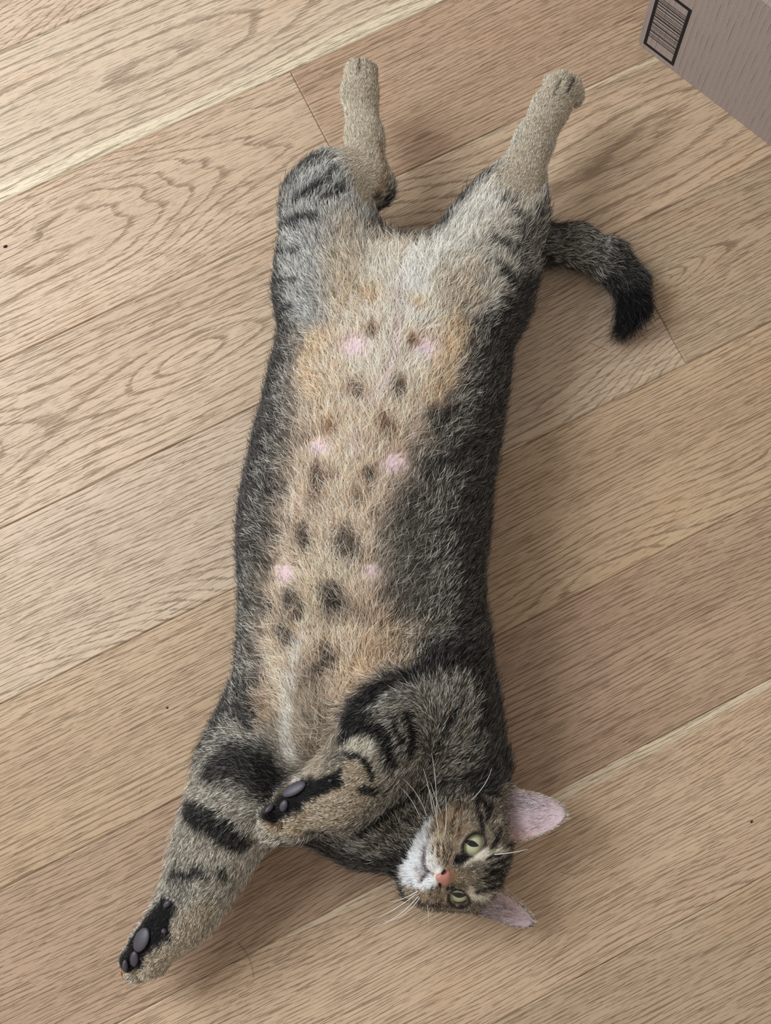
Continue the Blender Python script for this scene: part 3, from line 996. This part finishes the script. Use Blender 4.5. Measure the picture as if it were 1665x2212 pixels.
BN = grad(BV)
HMK, EARM = head_mask(BV)
ev_, eu__, ew_, _ = ear_coords(BV)
lnrm = BN @ HM
# facing of the ear surface: towards the ear's open side
sgx = np.sign((BV - HC) @ HM[:, 0])
en_f = lnrm[:, 0] * sgx * en[0] + lnrm[:, 1] * en[1] + lnrm[:, 2] * en[2]
uu = eu__ / np.maximum(ear_width(ev_), .05)
inner = EARM & (en_f > 0.05) & (ev_ > 0.02)
innerw = inner * sstep(0.0, 0.18, ev_) * (1 - sstep(0.86, 1.0, np.abs(uu))) * (1 - sstep(.93, 1.0, ev_))
COLV = C(BV, HMK)
pinkc = np.array([208, 184, 188.]) * (1 - 0.12 * vnoise(BV, 300))[:, None]
pinkc = pinkc * (1 - sstep(.35, 0.0, ev_) * 0.25)[:, None]
rosy = np.array([192, 152, 140.])
wr = (sstep(.25, .75, uu) * (1 - sstep(.1, .75, ev_)))[:, None]
pinkc = pinkc * (1 - wr * .7) + rosy * wr * .7
COLV = COLV * (1 - innerw[:, None]) + pinkc * innerw[:, None]
outer = EARM & (innerw < .4) & (ev_ > 0.16)
COLV[outer] = np.array([178, 158, 134.])
print('colour', round(time.time() - T0, 1))

# hair length, density, ticking
LN = Field(0.0105)
LN.body(0.016, [(700, 1500, 170), (740, 1250, 190), (780, 950, 190), (830, 700, 180), (850, 570, 120)], .5)
LN.body(0.0085, [(600, 1600, 60), (545, 1680, 110), (485, 1790, 100)], .4).body(0.0065, [(450, 1870, 80), (420, 1940, 80)], .4).body(0.0036, [(370, 2010, 90), (320, 2070, 110)], .4)
LN.body(0.0085, [(905, 1500, 60), (845, 1540, 95), (810, 1620, 100)], .4).body(0.0045, [(760, 1700, 80), (680, 1740, 80), (610, 1770, 70)], .3)
LN.body(0.0105, [(680, 540, 90), (690, 450, 90)], .5).body(0.0036, [(795, 400, 60), (790, 300, 110), (780, 200, 110), (785, 120, 110)], .3)
LN.body(0.0100, [(1070, 510, 90), (1110, 440, 70)], .5).body(0.0036, [(1126, 385, 60), (1155, 310, 110), (1190, 235, 110), (1225, 180, 110)], .3)
LN.body(0.0125, [(1150, 528, 70), (1320, 565, 70), (1370, 665, 60)], .3).body(0.019, [(1365, 660, 45), (1346, 712, 45)], .4)
LN.head(0.0058, [(0, 0, .5, 6.5)], .1, sym=False).head(0.0034, [(0, 3.6, -.6, 2.2)], .6, sym=False).head(0.0065, [(0, 2.2, -3.2, 1.5), (1.6, 1.4, -3.0, 1.5)], .6)
LN.head(0.0026, [(0, 3.8, .4, 1.0)], .6, sym=False)
DN = Field(1.0)
for x, y, r in ((765, 748, 24), (918, 750, 22), (690, 968, 17), (850, 1000, 20), (616, 1238, 18), (802, 1236, 14)):
    DN.body(0.04, [(x, y, r * 1.45)], .9)
    LN.body(0.0045, [(x, y + 12, r * 2.0)], .9)
DN.body(0.45, [(866, 590, 7), (864, 680, 8), (850, 760, 8), (828, 830, 8), (800, 870, 7)], .9)
TK = Field(0.50)          # share of pale-tipped hairs
TK.body(0.12, [(660, 1650, 100), (675, 1550, 120), (705, 1300, 180), (765, 1000, 160), (820, 750, 190), (850, 580, 120)], .5)
TK.body(0.10, [(790, 400, 60), (785, 150, 60)], .4).body(0.10, [(1126, 385, 60), (1225, 180, 60)], .4)
TK.body(0.03, [(1370, 660, 50), (1346, 712, 45)], .4)
TK.body(0.03, [(362, 1962, 22), (335, 2000, 32), (305, 2035, 30), (282, 2085, 22)], .4)
TK.body(0.02, [(728, 1690, 14), (650, 1712, 26), (590, 1758, 22)], .4)
TK.head(0.25, [(0, 0, .5, 6.5)], .1, sym=False).head(0.03, [(0, 2.9, -2.8, 1.9)], .5, sym=False)
LENV = LN(BV, HMK)
DENV = DN(BV, HMK)
TICKV = TK(BV, HMK)
LENV = np.where(innerw > 0.3, 0.0065, np.where(outer, 0.0022, LENV))
DENV = np.where(innerw > 0.3, (0.55 * sstep(.3, -.6, uu) + .12) * (1 - sstep(.35, .8, ev_)) + 0.03, DENV)
# no hair in the eye openings and on the nose leather
hl = (BV - HC) @ HM / HS
al = np.stack([np.abs(hl[:, 0]), hl[:, 1], hl[:, 2]], 1)
deye = np.linalg.norm(al - (np.array(EYE) + ED * 0.75), axis=1)
DENV[(deye < 0.92) & (HMK > .5)] = 0
dn = np.sqrt((al[:, 0] / .75) ** 2 + ((al[:, 1] - 4.45) / .7) ** 2 + ((al[:, 2] + .80) / .58) ** 2)
DENV[(dn < 1.15) & (HMK > .5)] = 0
LENV = np.where((deye < 1.5) & (HMK > .5), 0.0022, LENV)

# hair direction
FLOW = np.zeros_like(BV)
WS = np.zeros(len(BV))
for Qs, Rs, fl, nm in CHAINS:
    for a, b, ra, rb in zip(Qs[:-1], Qs[1:], Rs[:-1], Rs[1:]):
        ab = b - a
        t = np.clip(((BV - a) @ ab) / (ab @ ab), 0, 1)
        d_ = np.abs(np.linalg.norm(BV - a - t[:, None] * ab, axis=1) - (ra + t * (rb - ra)))
        w = np.exp(-d_ / 0.005)
        FLOW += w[:, None] * ab / np.linalg.norm(ab) * fl
        WS += w
tcx, thw, _tt = trunk_at(BV[:, 1])
side = np.clip((BV[:, 0] - tcx) / np.maximum(thw, .02), -1, 1)
tf = np.stack([side * 1.0 + 0.12 * (vnoise(BV, 40) - .5), np.ones(len(BV)), -0.5 * np.abs(side)], 1)
wt = 0.30 * ((BV[:, 1] > t_y[0]) & (BV[:, 1] < t_y[-1]))
FLOW += wt[:, None] * tf
nose_p = hw((0, 4.6, -0.4))
hf = BV - nose_p
hf /= np.maximum(np.linalg.norm(hf, axis=1), 1e-6)[:, None]
hf = hf + 0.0
FLOW = np.where((HMK > .5)[:, None], hf, FLOW)
FLOW = np.where(EARM[:, None], hf * 0.2 + ((HM @ ea)[None] * 1.0), FLOW)
cl = (np.stack([vnoise(BV, 90), vnoise(BV + 2.2, 90), vnoise(BV + 4.4, 90)], 1) - .5)
FLOW /= np.maximum(np.linalg.norm(FLOW, axis=1), 1e-6)[:, None]
FLOW += cl * np.where(HMK > .5, 0.25, 0.9)[:, None]
FLOW -= BN * np.sum(FLOW * BN, 1)[:, None]
FLOW /= np.maximum(np.linalg.norm(FLOW, axis=1), 1e-6)[:, None]


# ------------------------------------------------------------------ body mesh
def attr_mat(name, attr, rough=0.75, spec=0.2):
    n = NT(name)
    a = n.node('ShaderNodeAttribute', attribute_type='GEOMETRY', attribute_name=attr)
    n.base(a.outputs[0])
    n.rough(rough)
    n.b.inputs['Specular IOR Level'].default_value = spec
    return n


skin = attr_mat('cat_skin', 'coat', 0.7, 0.25)
skin.b.inputs['Subsurface Weight'].default_value = 0.0
me = bpy.data.meshes.new('cat')
me.vertices.add(len(BV))
me.vertices.foreach_set('co', BV.astype(np.float32).ravel())
me.loops.add(BF.size)
me.loops.foreach_set('vertex_index', BF.astype(np.int32).ravel())
me.polygons.add(len(BF))
me.polygons.foreach_set('loop_start', np.arange(0, BF.size, 4, dtype=np.int32))
me.update(calc_edges=True)
me.validate()
me.shade_smooth()
ca_ = me.attributes.new('coat', 'FLOAT_COLOR', 'POINT')


def tolin(c):
    c = np.clip(np.asarray(c) / 255, 0, 1)
    return np.where(c <= 0.04045, c / 12.92, ((c + 0.055) / 1.055) ** 2.4)


SKINC = tolin(COLV) * np.where((DENV > .5), 0.80, 1.0)[:, None]  # skin darkened under dense fur: shade painted in for depth
ca_.data.foreach_set('color', np.concatenate([SKINC, np.ones((len(BV), 1))], 1).astype(np.float32).ravel())
me.materials.append(skin.m)
cat = bpy.data.objects.new('cat', me)
col.objects.link(cat)
tag(cat, 'brown tabby cat with a tan belly stretched out on its back on the oak floor', 'cat')
print('mesh', round(time.time() - T0, 1))


# ------------------------------------------------------------------ face and paw parts
def lathe_ell(name, c, axes, radii, mat, parent=cat, nu=28, nv=18, label=None):
    """ellipsoid with given axes (columns)"""
    v, f = [], []
    for j in range(nv + 1):
        th = math.pi * j / nv
        for i in range(nu):
            ph = 2 * math.pi * i / nu
            p = np.array([math.sin(th) * math.cos(ph) * radii[0], math.sin(th) * math.sin(ph) * radii[1], math.cos(th) * radii[2]])
            v.append(c + axes @ p)
    for j in range(nv):
        for i in range(nu):
            f.append((j * nu + i, (j + 1) * nu + i, (j + 1) * nu + (i + 1) % nu, j * nu + (i + 1) % nu))
    o = mesh_obj(name, v, f, mat, parent, True)
    if label:
        o['label'] = label
    return o


def eye_mat():
    n = NT('green_iris')
    tc = n.node('ShaderNodeTexCoord').outputs['Object']
    g = n.noise(n.vmath('MULTIPLY', tc, (900, 900, 900)), 1, 3)
    n.base(n.mix(g, rgba(168, 170, 132), rgba(204, 204, 168)))
    n.rough(0.06)
    n.b.inputs['Coat Weight'].default_value = 0.6
    n.b.inputs['Coat Roughness'].default_value = 0.02
    return n.m


IRIS = eye_mat()
PUPIL = plain('pupil_black', (6, 6, 7), 0.05, 0.6)
for sg in (1, -1):
    ctr = hw((EYE[0] * sg, EYE[1], EYE[2]))
    dv = HM @ np.array([ED[0] * sg, ED[1], ED[2]])
    # the gaze is towards the photographer
    gz = CAM_C - ctr
    gz = gz / np.linalg.norm(gz) + (0.30 if sg > 0 else 1.5) * dv
    gz /= np.linalg.norm(gz)
    up = HM @ np.array([-.12 * sg, 0, 1.0])
    xx = np.cross(up, gz)
    xx /= np.linalg.norm(xx)
    yy = np.cross(gz, xx)
    A = np.stack([xx, yy, gz], 1)
    rE = 0.95 * HS
    e_ = lathe_ell('eye', ctr + dv * 0.02 * HS, A, (rE, rE, rE), IRIS)
    e_['label'] = 'pale green eye with a narrow dark pupil'
    # pupil: pointed upright lens lying on the eyeball
    v, f = [], []
    N = 24
    for j in range(5):
        q_ = j / 4
        for i in range(N):
            a = 2 * math.pi * i / N
            y_ = math.sin(a)
            x_ = math.cos(a) * (1 - 0.45 * abs(y_) ** 1.5)
            px_, py_ = x_ * 0.21 * q_ * HS, y_ * 0.50 * q_ * HS
            r_ = rE * 1.006
            v.append(ctr + dv * 0.02 * HS + A @ np.array([px_, py_, math.sqrt(r_ ** 2 - px_ ** 2 - py_ ** 2)]))
    for j in range(4):
        for i in range(N):
            f.append((j * N + i, (j + 1) * N + i, (j + 1) * N + (i + 1) % N, j * N + (i + 1) % N))
    mesh_obj('pupil', v, f, PUPIL, e_, True)

# nose leather: rounded wedge with two nostrils
nz = NT('nose_leather')
nz.base(nz.mix(nz.noise(nz.vmath('MULTIPLY', nz.node('ShaderNodeTexCoord').outputs['Object'], (1500, 1500, 1500)), 1, 2), rgba(172, 112, 98), rgba(190, 132, 116)))
nz.rough(0.5)
v, f = [], []
NU, NV = 24, 14
for j in range(NV + 1):
    th = math.pi * j / NV
    for i in range(NU):
        ph = 2 * math.pi * i / NU
        st_ = math.sin(th) ** 0.62 if 0 < j < NV else 0.0
        x, y, z = st_ * math.cos(ph), st_ * math.sin(ph), math.cos(th)
        wdt = 0.40 + 0.26 * (z + 1) / 2 if z < 0.4 else 0.58
        p = np.array([x * (0.16 + 0.42 * (z * .5 + .5) ** .8), y * 0.30, z * 0.42])
        p[2] -= 0.10 * abs(p[0])
        notch = math.exp(-((abs(p[0]) - 0.36) ** 2 + (p[2] + 0.02) ** 2) / 0.012)
        p[1] -= 0.16 * notch * (y > 0)
        p[1] += -0.18 * p[2] - 0.05
        v.append(hw((p[0] * 1.28, 4.58 + p[1], -0.84 + p[2] * 1.20)))
for j in range(NV):
    for i in range(NU):
        f.append((j * NU + i, (j + 1) * NU + i, (j + 1) * NU + (i + 1) % NU, j * NU + (i + 1) % NU))
nose = mesh_obj('nose', v, f, nz.m, cat, True)
nose['label'] = 'brick pink nose'
NOSTRIL = plain('nostril_dark', (22, 14, 14), 0.7, 0.2)
for sg in (1, -1):
    ax_ = np.stack([HM @ np.array([.8 * sg, -.2, .45]), HM[:, 1], HM[:, 2]], 1)
    qx, _ = np.linalg.qr(ax_)
    lathe_ell('nostril', hw((0.50 * sg, 4.66, -0.95)), qx, (0.22 * HS, 0.12 * HS, 0.085 * HS), NOSTRIL, nose, 12, 8)

PAD = NT('paw_pad')
PAD.base(PAD.mix(PAD.noise(PAD.vmath('MULTIPLY', PAD.node('ShaderNodeTexCoord').outputs['Object'], (1200, 1200, 1200)), 1, 2), rgba(54, 48, 56), rgba(74, 67, 76)))
PAD.rough(0.5)


def on_body(px, py, rx, ry, ang, name='paw_pad', mat=PAD.m, raise_=0.1, th=0.26):
    c = surf(px, py)
    n_ = grad(c[None])[0]
    xa = unp(px + math.cos(ang) * 20, py + math.sin(ang) * 20, c[2]) - unp(px, py, c[2])
    xa -= n_ * (xa @ n_)
    xa /= np.linalg.norm(xa)
    ya = np.cross(n_, xa)
    s_ = (CAM_H - c[2]) / FPX
    return lathe_ell(name, c + n_ * th * ry * s_ * raise_ + n_ * 0.0012, np.stack([xa, ya, n_], 1), (rx * s_, ry * s_, max(th * ry * s_, .0022)), mat, cat, 20, 12)


on_body(637, 1706, 29, 14, -0.30)
on_body(615, 1740, 13, 9, -0.95)
on_body(583, 1748, 12, 6, -0.9)
on_body(308, 2030, 25, 18, -1.1)
on_body(292, 2070, 16, 9.5, -1.35)
on_body(272, 2085, 13, 6, -1.45)
on_body(363, 1953, 10, 6, -0.6)
on_body(356, 2010, 5.5, 5.5, 0)
on_body(715, 1687, 5, 3.5, 0)


def strand(name, pts, r0, r1, mat, parent, nseg=10, sides=5):
    pts = np.array(pts, float)
    # quadratic curve through three control points
    P = []
    for i in range(nseg + 1):
        t = i / nseg
        P.append((1 - t) ** 2 * pts[0] + 2 * t * (1 - t) * pts[1] + t * t * pts[2])
    P = np.array(P)
    v, f = [], []
    for i in range(nseg + 1):
        d_ = P[min(i + 1, nseg)] - P[max(i - 1, 0)]
        d_ /= np.linalg.norm(d_)
        a = np.cross(d_, (0.3, 0.2, 0.93))
        a /= np.linalg.norm(a)
        b = np.cross(d_, a)
        r_ = r0 + (r1 - r0) * i / nseg
        for s_ in range(sides):
            an = 2 * math.pi * s_ / sides
            v.append(P[i] + r_ * (a * math.cos(an) + b * math.sin(an)))
    for i in range(nseg):
        for s_ in range(sides):
            f.append((i * sides + s_, i * sides + (s_ + 1) % sides, (i + 1) * sides + (s_ + 1) % sides, (i + 1) * sides + s_))
    return mesh_obj(name, v, f, mat, parent, True)


CLAW = plain('claw_horn', (214, 204, 192), 0.35)


def claw(pts):
    strand('claw', [unp(*p) for p in pts], .0012, .0003, CLAW, cat, 8, 6)


claw([(364, 2042, .058), (354, 2040, .061), (347, 2030, .060)])
claw([(302, 2094, .054), (300, 2106, .053), (308, 2110, .049)])

WHISK = plain('whisker_white', (238, 236, 232), 0.35)


def whisker(px, py, bend, tip, ztip):
    a = surf(px, py)
    b = unp(tip[0], tip[1], ztip)
    m = unp((px + tip[0]) / 2 + bend[0], (py + tip[1]) / 2 + bend[1], (a[2] + ztip) / 2 + 0.012)
    strand('whisker', [a, m, b], .00032, .00010, WHISK, cat, 12, 5)


for a_, bd, tp, zt in (((922, 1763), (12, -22), (853, 1672), .125), ((908, 1768), (8, -14), (853, 1692), .120), ((936, 1758), (2, -10), (914, 1660), .130), ((944, 1762), (4, -20), (932, 1626), .135),
                       ((953, 1758), (-4, -8), (930, 1690), .125), ((947, 1800), (4, -30), (921, 1695), .130), ((1018, 1728), (10, 6), (1062, 1660), .110), ((1068, 1846), (12, 2), (1140, 1834), .110),
                       ((960, 1806), (6, -10), (962, 1720), .120), ((902, 1925), (-6, 12), (838, 1948), .05), ((900, 1930), (-4, 16), (802, 1985), .045), ((904, 1936), (2, 22), (806, 2002), .04),
                       ((906, 1940), (4, 24), (830, 1990), .03), ((923, 1955), (4, 10), (924, 2004), .03)):
    whisker(a_[0], a_[1], bd, tp, zt)

# ------------------------------------------------------------------ fur
if FUR:
    tri = np.concatenate([BF[:, [0, 1, 2]], BF[:, [0, 2, 3]]])
    A_, B_, C_ = BV[tri[:, 0]], BV[tri[:, 1]], BV[tri[:, 2]]
    area_ = np.linalg.norm(np.cross(B_ - A_, C_ - A_), axis=1) / 2
    cen = (A_ + B_ + C_) / 3
    cn = np.cross(B_ - A_, C_ - A_)
    cn /= np.maximum(np.linalg.norm(cn, axis=1), 1e-12)[:, None]
    lm = LENV[tri].mean(1)
    wgt = area_ * DENV[tri].mean(1) * np.clip(0.010 / np.maximum(lm, .002), 0.75, 3.2)
    # nothing on the side pressed against the boards
    wgt *= sstep(-0.75, -0.2, cn[:, 2]) * 0.95 + 0.05
    wgt *= (cen[:, 2] > 0.004)
    HAIR_GAIN = 1.50
    NH = 420000
    pick = rng.choice(len(tri), NH, p=wgt / wgt.sum())
    u = rng.random((NH, 2))
    fl_ = u.sum(1) > 1
    u[fl_] = 1 - u[fl_]
    W3 = np.stack([1 - u.sum(1), u[:, 0], u[:, 1]], 1)
    tp = tri[pick]

    def ip(X):
        return (X[tp] * (W3[:, :, None] if X.ndim == 2 else W3)).sum(1)

    root, nrm, flow, ln, tick, hm = ip(BV), ip(BN), ip(FLOW), ip(LENV), ip(TICKV), ip(HMK)
    hcol = ip(COLV)
    # paint per hair, so the markings break up along the hairs
    cjit = root + rng.normal(0, 1, (NH, 3)) * np.where(hm > .5, .0003, .0008)[:, None]
    cjit += flow * (np.minimum(ln, .016) * .50)[:, None]
    keep = (ip(innerw.astype(float)) < .05) & (ip(outer.astype(float)) < .05)
    hcol[keep] = C(cjit[keep], (hm[keep] > .5).astype(float))
    nrm /= np.linalg.norm(nrm, axis=1)[:, None]
    flow /= np.maximum(np.linalg.norm(flow, axis=1), 1e-6)[:, None]
    clump = (np.stack([vnoise(root, 260), vnoise(root + 1.7, 260), vnoise(root + 5.1, 260)], 1) - .5)
    wild = np.clip((ln - .008) / .010, 0, 1)
    L = ln * rng.uniform(.55, 1.2, NH)
    long_ = rng.random(NH) < 0.05
    L = np.where(long_, L * 1.35, L)
    f2 = flow + clump * (0.5 + 0.9 * wild)[:, None] + rng.normal(0, 1, (NH, 3)) * (0.16 + 0.16 * wild)[:, None]
    f2 -= nrm * np.sum(f2 * nrm, 1)[:, None]
    f2 /= np.maximum(np.linalg.norm(f2, axis=1), 1e-6)[:, None]
    lift = np.where(rng.random(NH) < .10, rng.uniform(.8, 1.3, NH), rng.uniform(.28, .60, NH)) + 0.12 * wild
    curl = np.cross(nrm, f2) * (rng.normal(0, .22, NH) * (.3 + wild))[:, None]
    NPT = 6
    tt = np.linspace(0, 1, NPT)
    pos = np.empty((NH, NPT, 3), np.float32)
    for i, t in enumerate(tt):
        pos[:, i] = root - nrm * .0004 + L[:, None] * (f2 * (.62 * t + .30 * t * t) + nrm * (lift * (t - .50 * t * t))[:, None] + curl * (t * t))
    pos[:, :, 2] = np.maximum(pos[:, :, 2], 0.0010)
    base = np.clip(hcol, 0, 255)
    base = base.mean(1)[:, None] + (base - base.mean(1)[:, None]) * 0.84
    lum = base.mean(1)
    val = rng.normal(1, .10, NH)
    pale = rng.random(NH) < tick
    ph = rng.uniform(.15, .6, NH)
    darkh = (~pale) & (rng.random(NH) < np.clip(tick * .8, 0, .5))
    colr = np.empty((NH, NPT, 4), np.float32)
    light_tip = base * .30 + np.array([206, 201, 190.]) * .74
    light_tip = np.where((lum < 60)[:, None], base * .55 + np.array([190, 182, 170.]) * .45, light_tip)
    for i, t in enumerate(tt):
        c_ = base * (0.80 + 0.28 * t)
        c_ = np.where(darkh[:, None], base * (0.62), c_)
        w = sstep(ph, ph + .25, t) * (1 - .6 * sstep(ph + .45, ph + .7, t))
        c_ = np.where(pale[:, None], base * .85 * (1 - w[:, None]) + light_tip * w[:, None], c_)
        colr[:, i, :3] = np.clip(tolin(c_ * val[:, None]) * (0.62 + (HAIR_GAIN - 0.62) * np.clip(c_.mean(1) / 125 - .25, 0, 1.15))[:, None], 0, .97)
        colr[:, i, 3] = 1
    rad0 = np.where(hm > .5, .00011, .00013) * rng.uniform(.8, 1.2, NH)
    radp = (rad0[:, None] * np.array([1.0, 1.0, .95, .8, .55, .2])[None]).astype(np.float32)
    hc = bpy.data.hair_curves.new('fur')
    hc.add_curves([NPT] * NH)
    hc.attributes['position'].data.foreach_set('vector', pos.ravel()) if 'position' in hc.attributes else hc.position_data.foreach_set('vector', pos.ravel())
    ra_ = hc.attributes.get('radius') or hc.attributes.new('radius', 'FLOAT', 'POINT')
    ra_.data.foreach_set('value', radp.ravel())
    ca2 = hc.attributes.new('coat', 'FLOAT_COLOR', 'POINT')
    ca2.data.foreach_set('color', colr.ravel())
    fm = attr_mat('cat_fur', 'coat', 0.55, 0.25)
    hc.materials.append(fm.m)
    fur = bpy.data.objects.new('fur', hc)
    col.objects.link(fur)
    fur.parent = cat
    fur['kind'] = 'stuff'
print('done', round(time.time() - T0, 1))


# ------------------------------------------------------------------ litter on the boards
def crumb(px, py, l, w, ang, colr, label, cat_, grp=None):
    c = unp(px, py, 0)
    v, f = [], []
    n_, m_ = 8, 5
    for j in range(m_ + 1):
        t = j / m_
        for i in range(n_):
            a = 2 * math.pi * i / n_
            r_ = w * math.sin(math.pi * (0.08 + .84 * t)) * (1 + .25 * math.sin(3 * a + px))
            v.append(((t - .5) * l, r_ * math.cos(a) + .25 * l * (t - .5) ** 2, 0.6 * r_ * math.sin(a)))
    for j in range(m_):
        for i in range(n_):
            f.append((j * n_ + i, j * n_ + (i + 1) % n_, (j + 1) * n_ + (i + 1) % n_, (j + 1) * n_ + i))
    f.append(tuple(range(n_ - 1, -1, -1)))
    f.append(tuple(m_ * n_ + i for i in range(n_)))
    o = mesh_obj('crumb', v, f, plain('crumb', colr, 0.8, 0.2), None, True)
    o.location = (c[0], c[1], w * 0.55)
    o.rotation_euler = (0, 0, ang)
    tag(o, label, cat_, grp)


crumb(12, 533, .0042, .0011, .5, (40, 32, 26), 'dark speck of dirt on the board by the left edge', 'crumb')
crumb(262, 2103, .0075, .0006, -1.35, (168, 112, 64), 'thin brown crumb lying beside the stretched front paw', 'crumb')
crumb(1623, 1775, .0030, .0008, .9, (60, 30, 20), 'tiny dark red speck near the right edge', 'crumb')
crumb(361, 1529, .0024, .0008, .4, (56, 44, 34), 'small dark speck on the boards left of the chest', 'crumb')


def loose_hair(a, m, b, colr, label):
    o = strand('loose_hair', [unp(*a, .0004), unp(*m, .0016), unp(*b, .0004)], .00016, .00010, plain('shed_hair', colr, 0.5), None, 12, 5)
    tag(o, label, 'hair')


loose_hair((513, 2037), (545, 2065), (547, 2112), (92, 66, 48), 'shed brown hair across the seam right of the stretched foreleg')
loose_hair((1212, 1884), (1228, 1890), (1246, 1888), (120, 92, 70), 'short shed hair on the boards right of the ears')
loose_hair((297, 1716), (304, 1706), (302, 1698), (214, 200, 180), 'short pale shed hair left of the shoulder')
loose_hair((1272, 740), (1290, 748), (1312, 756), (104, 78, 58), 'shed hair on the board below the tail')
print('all', round(time.time() - T0, 1))
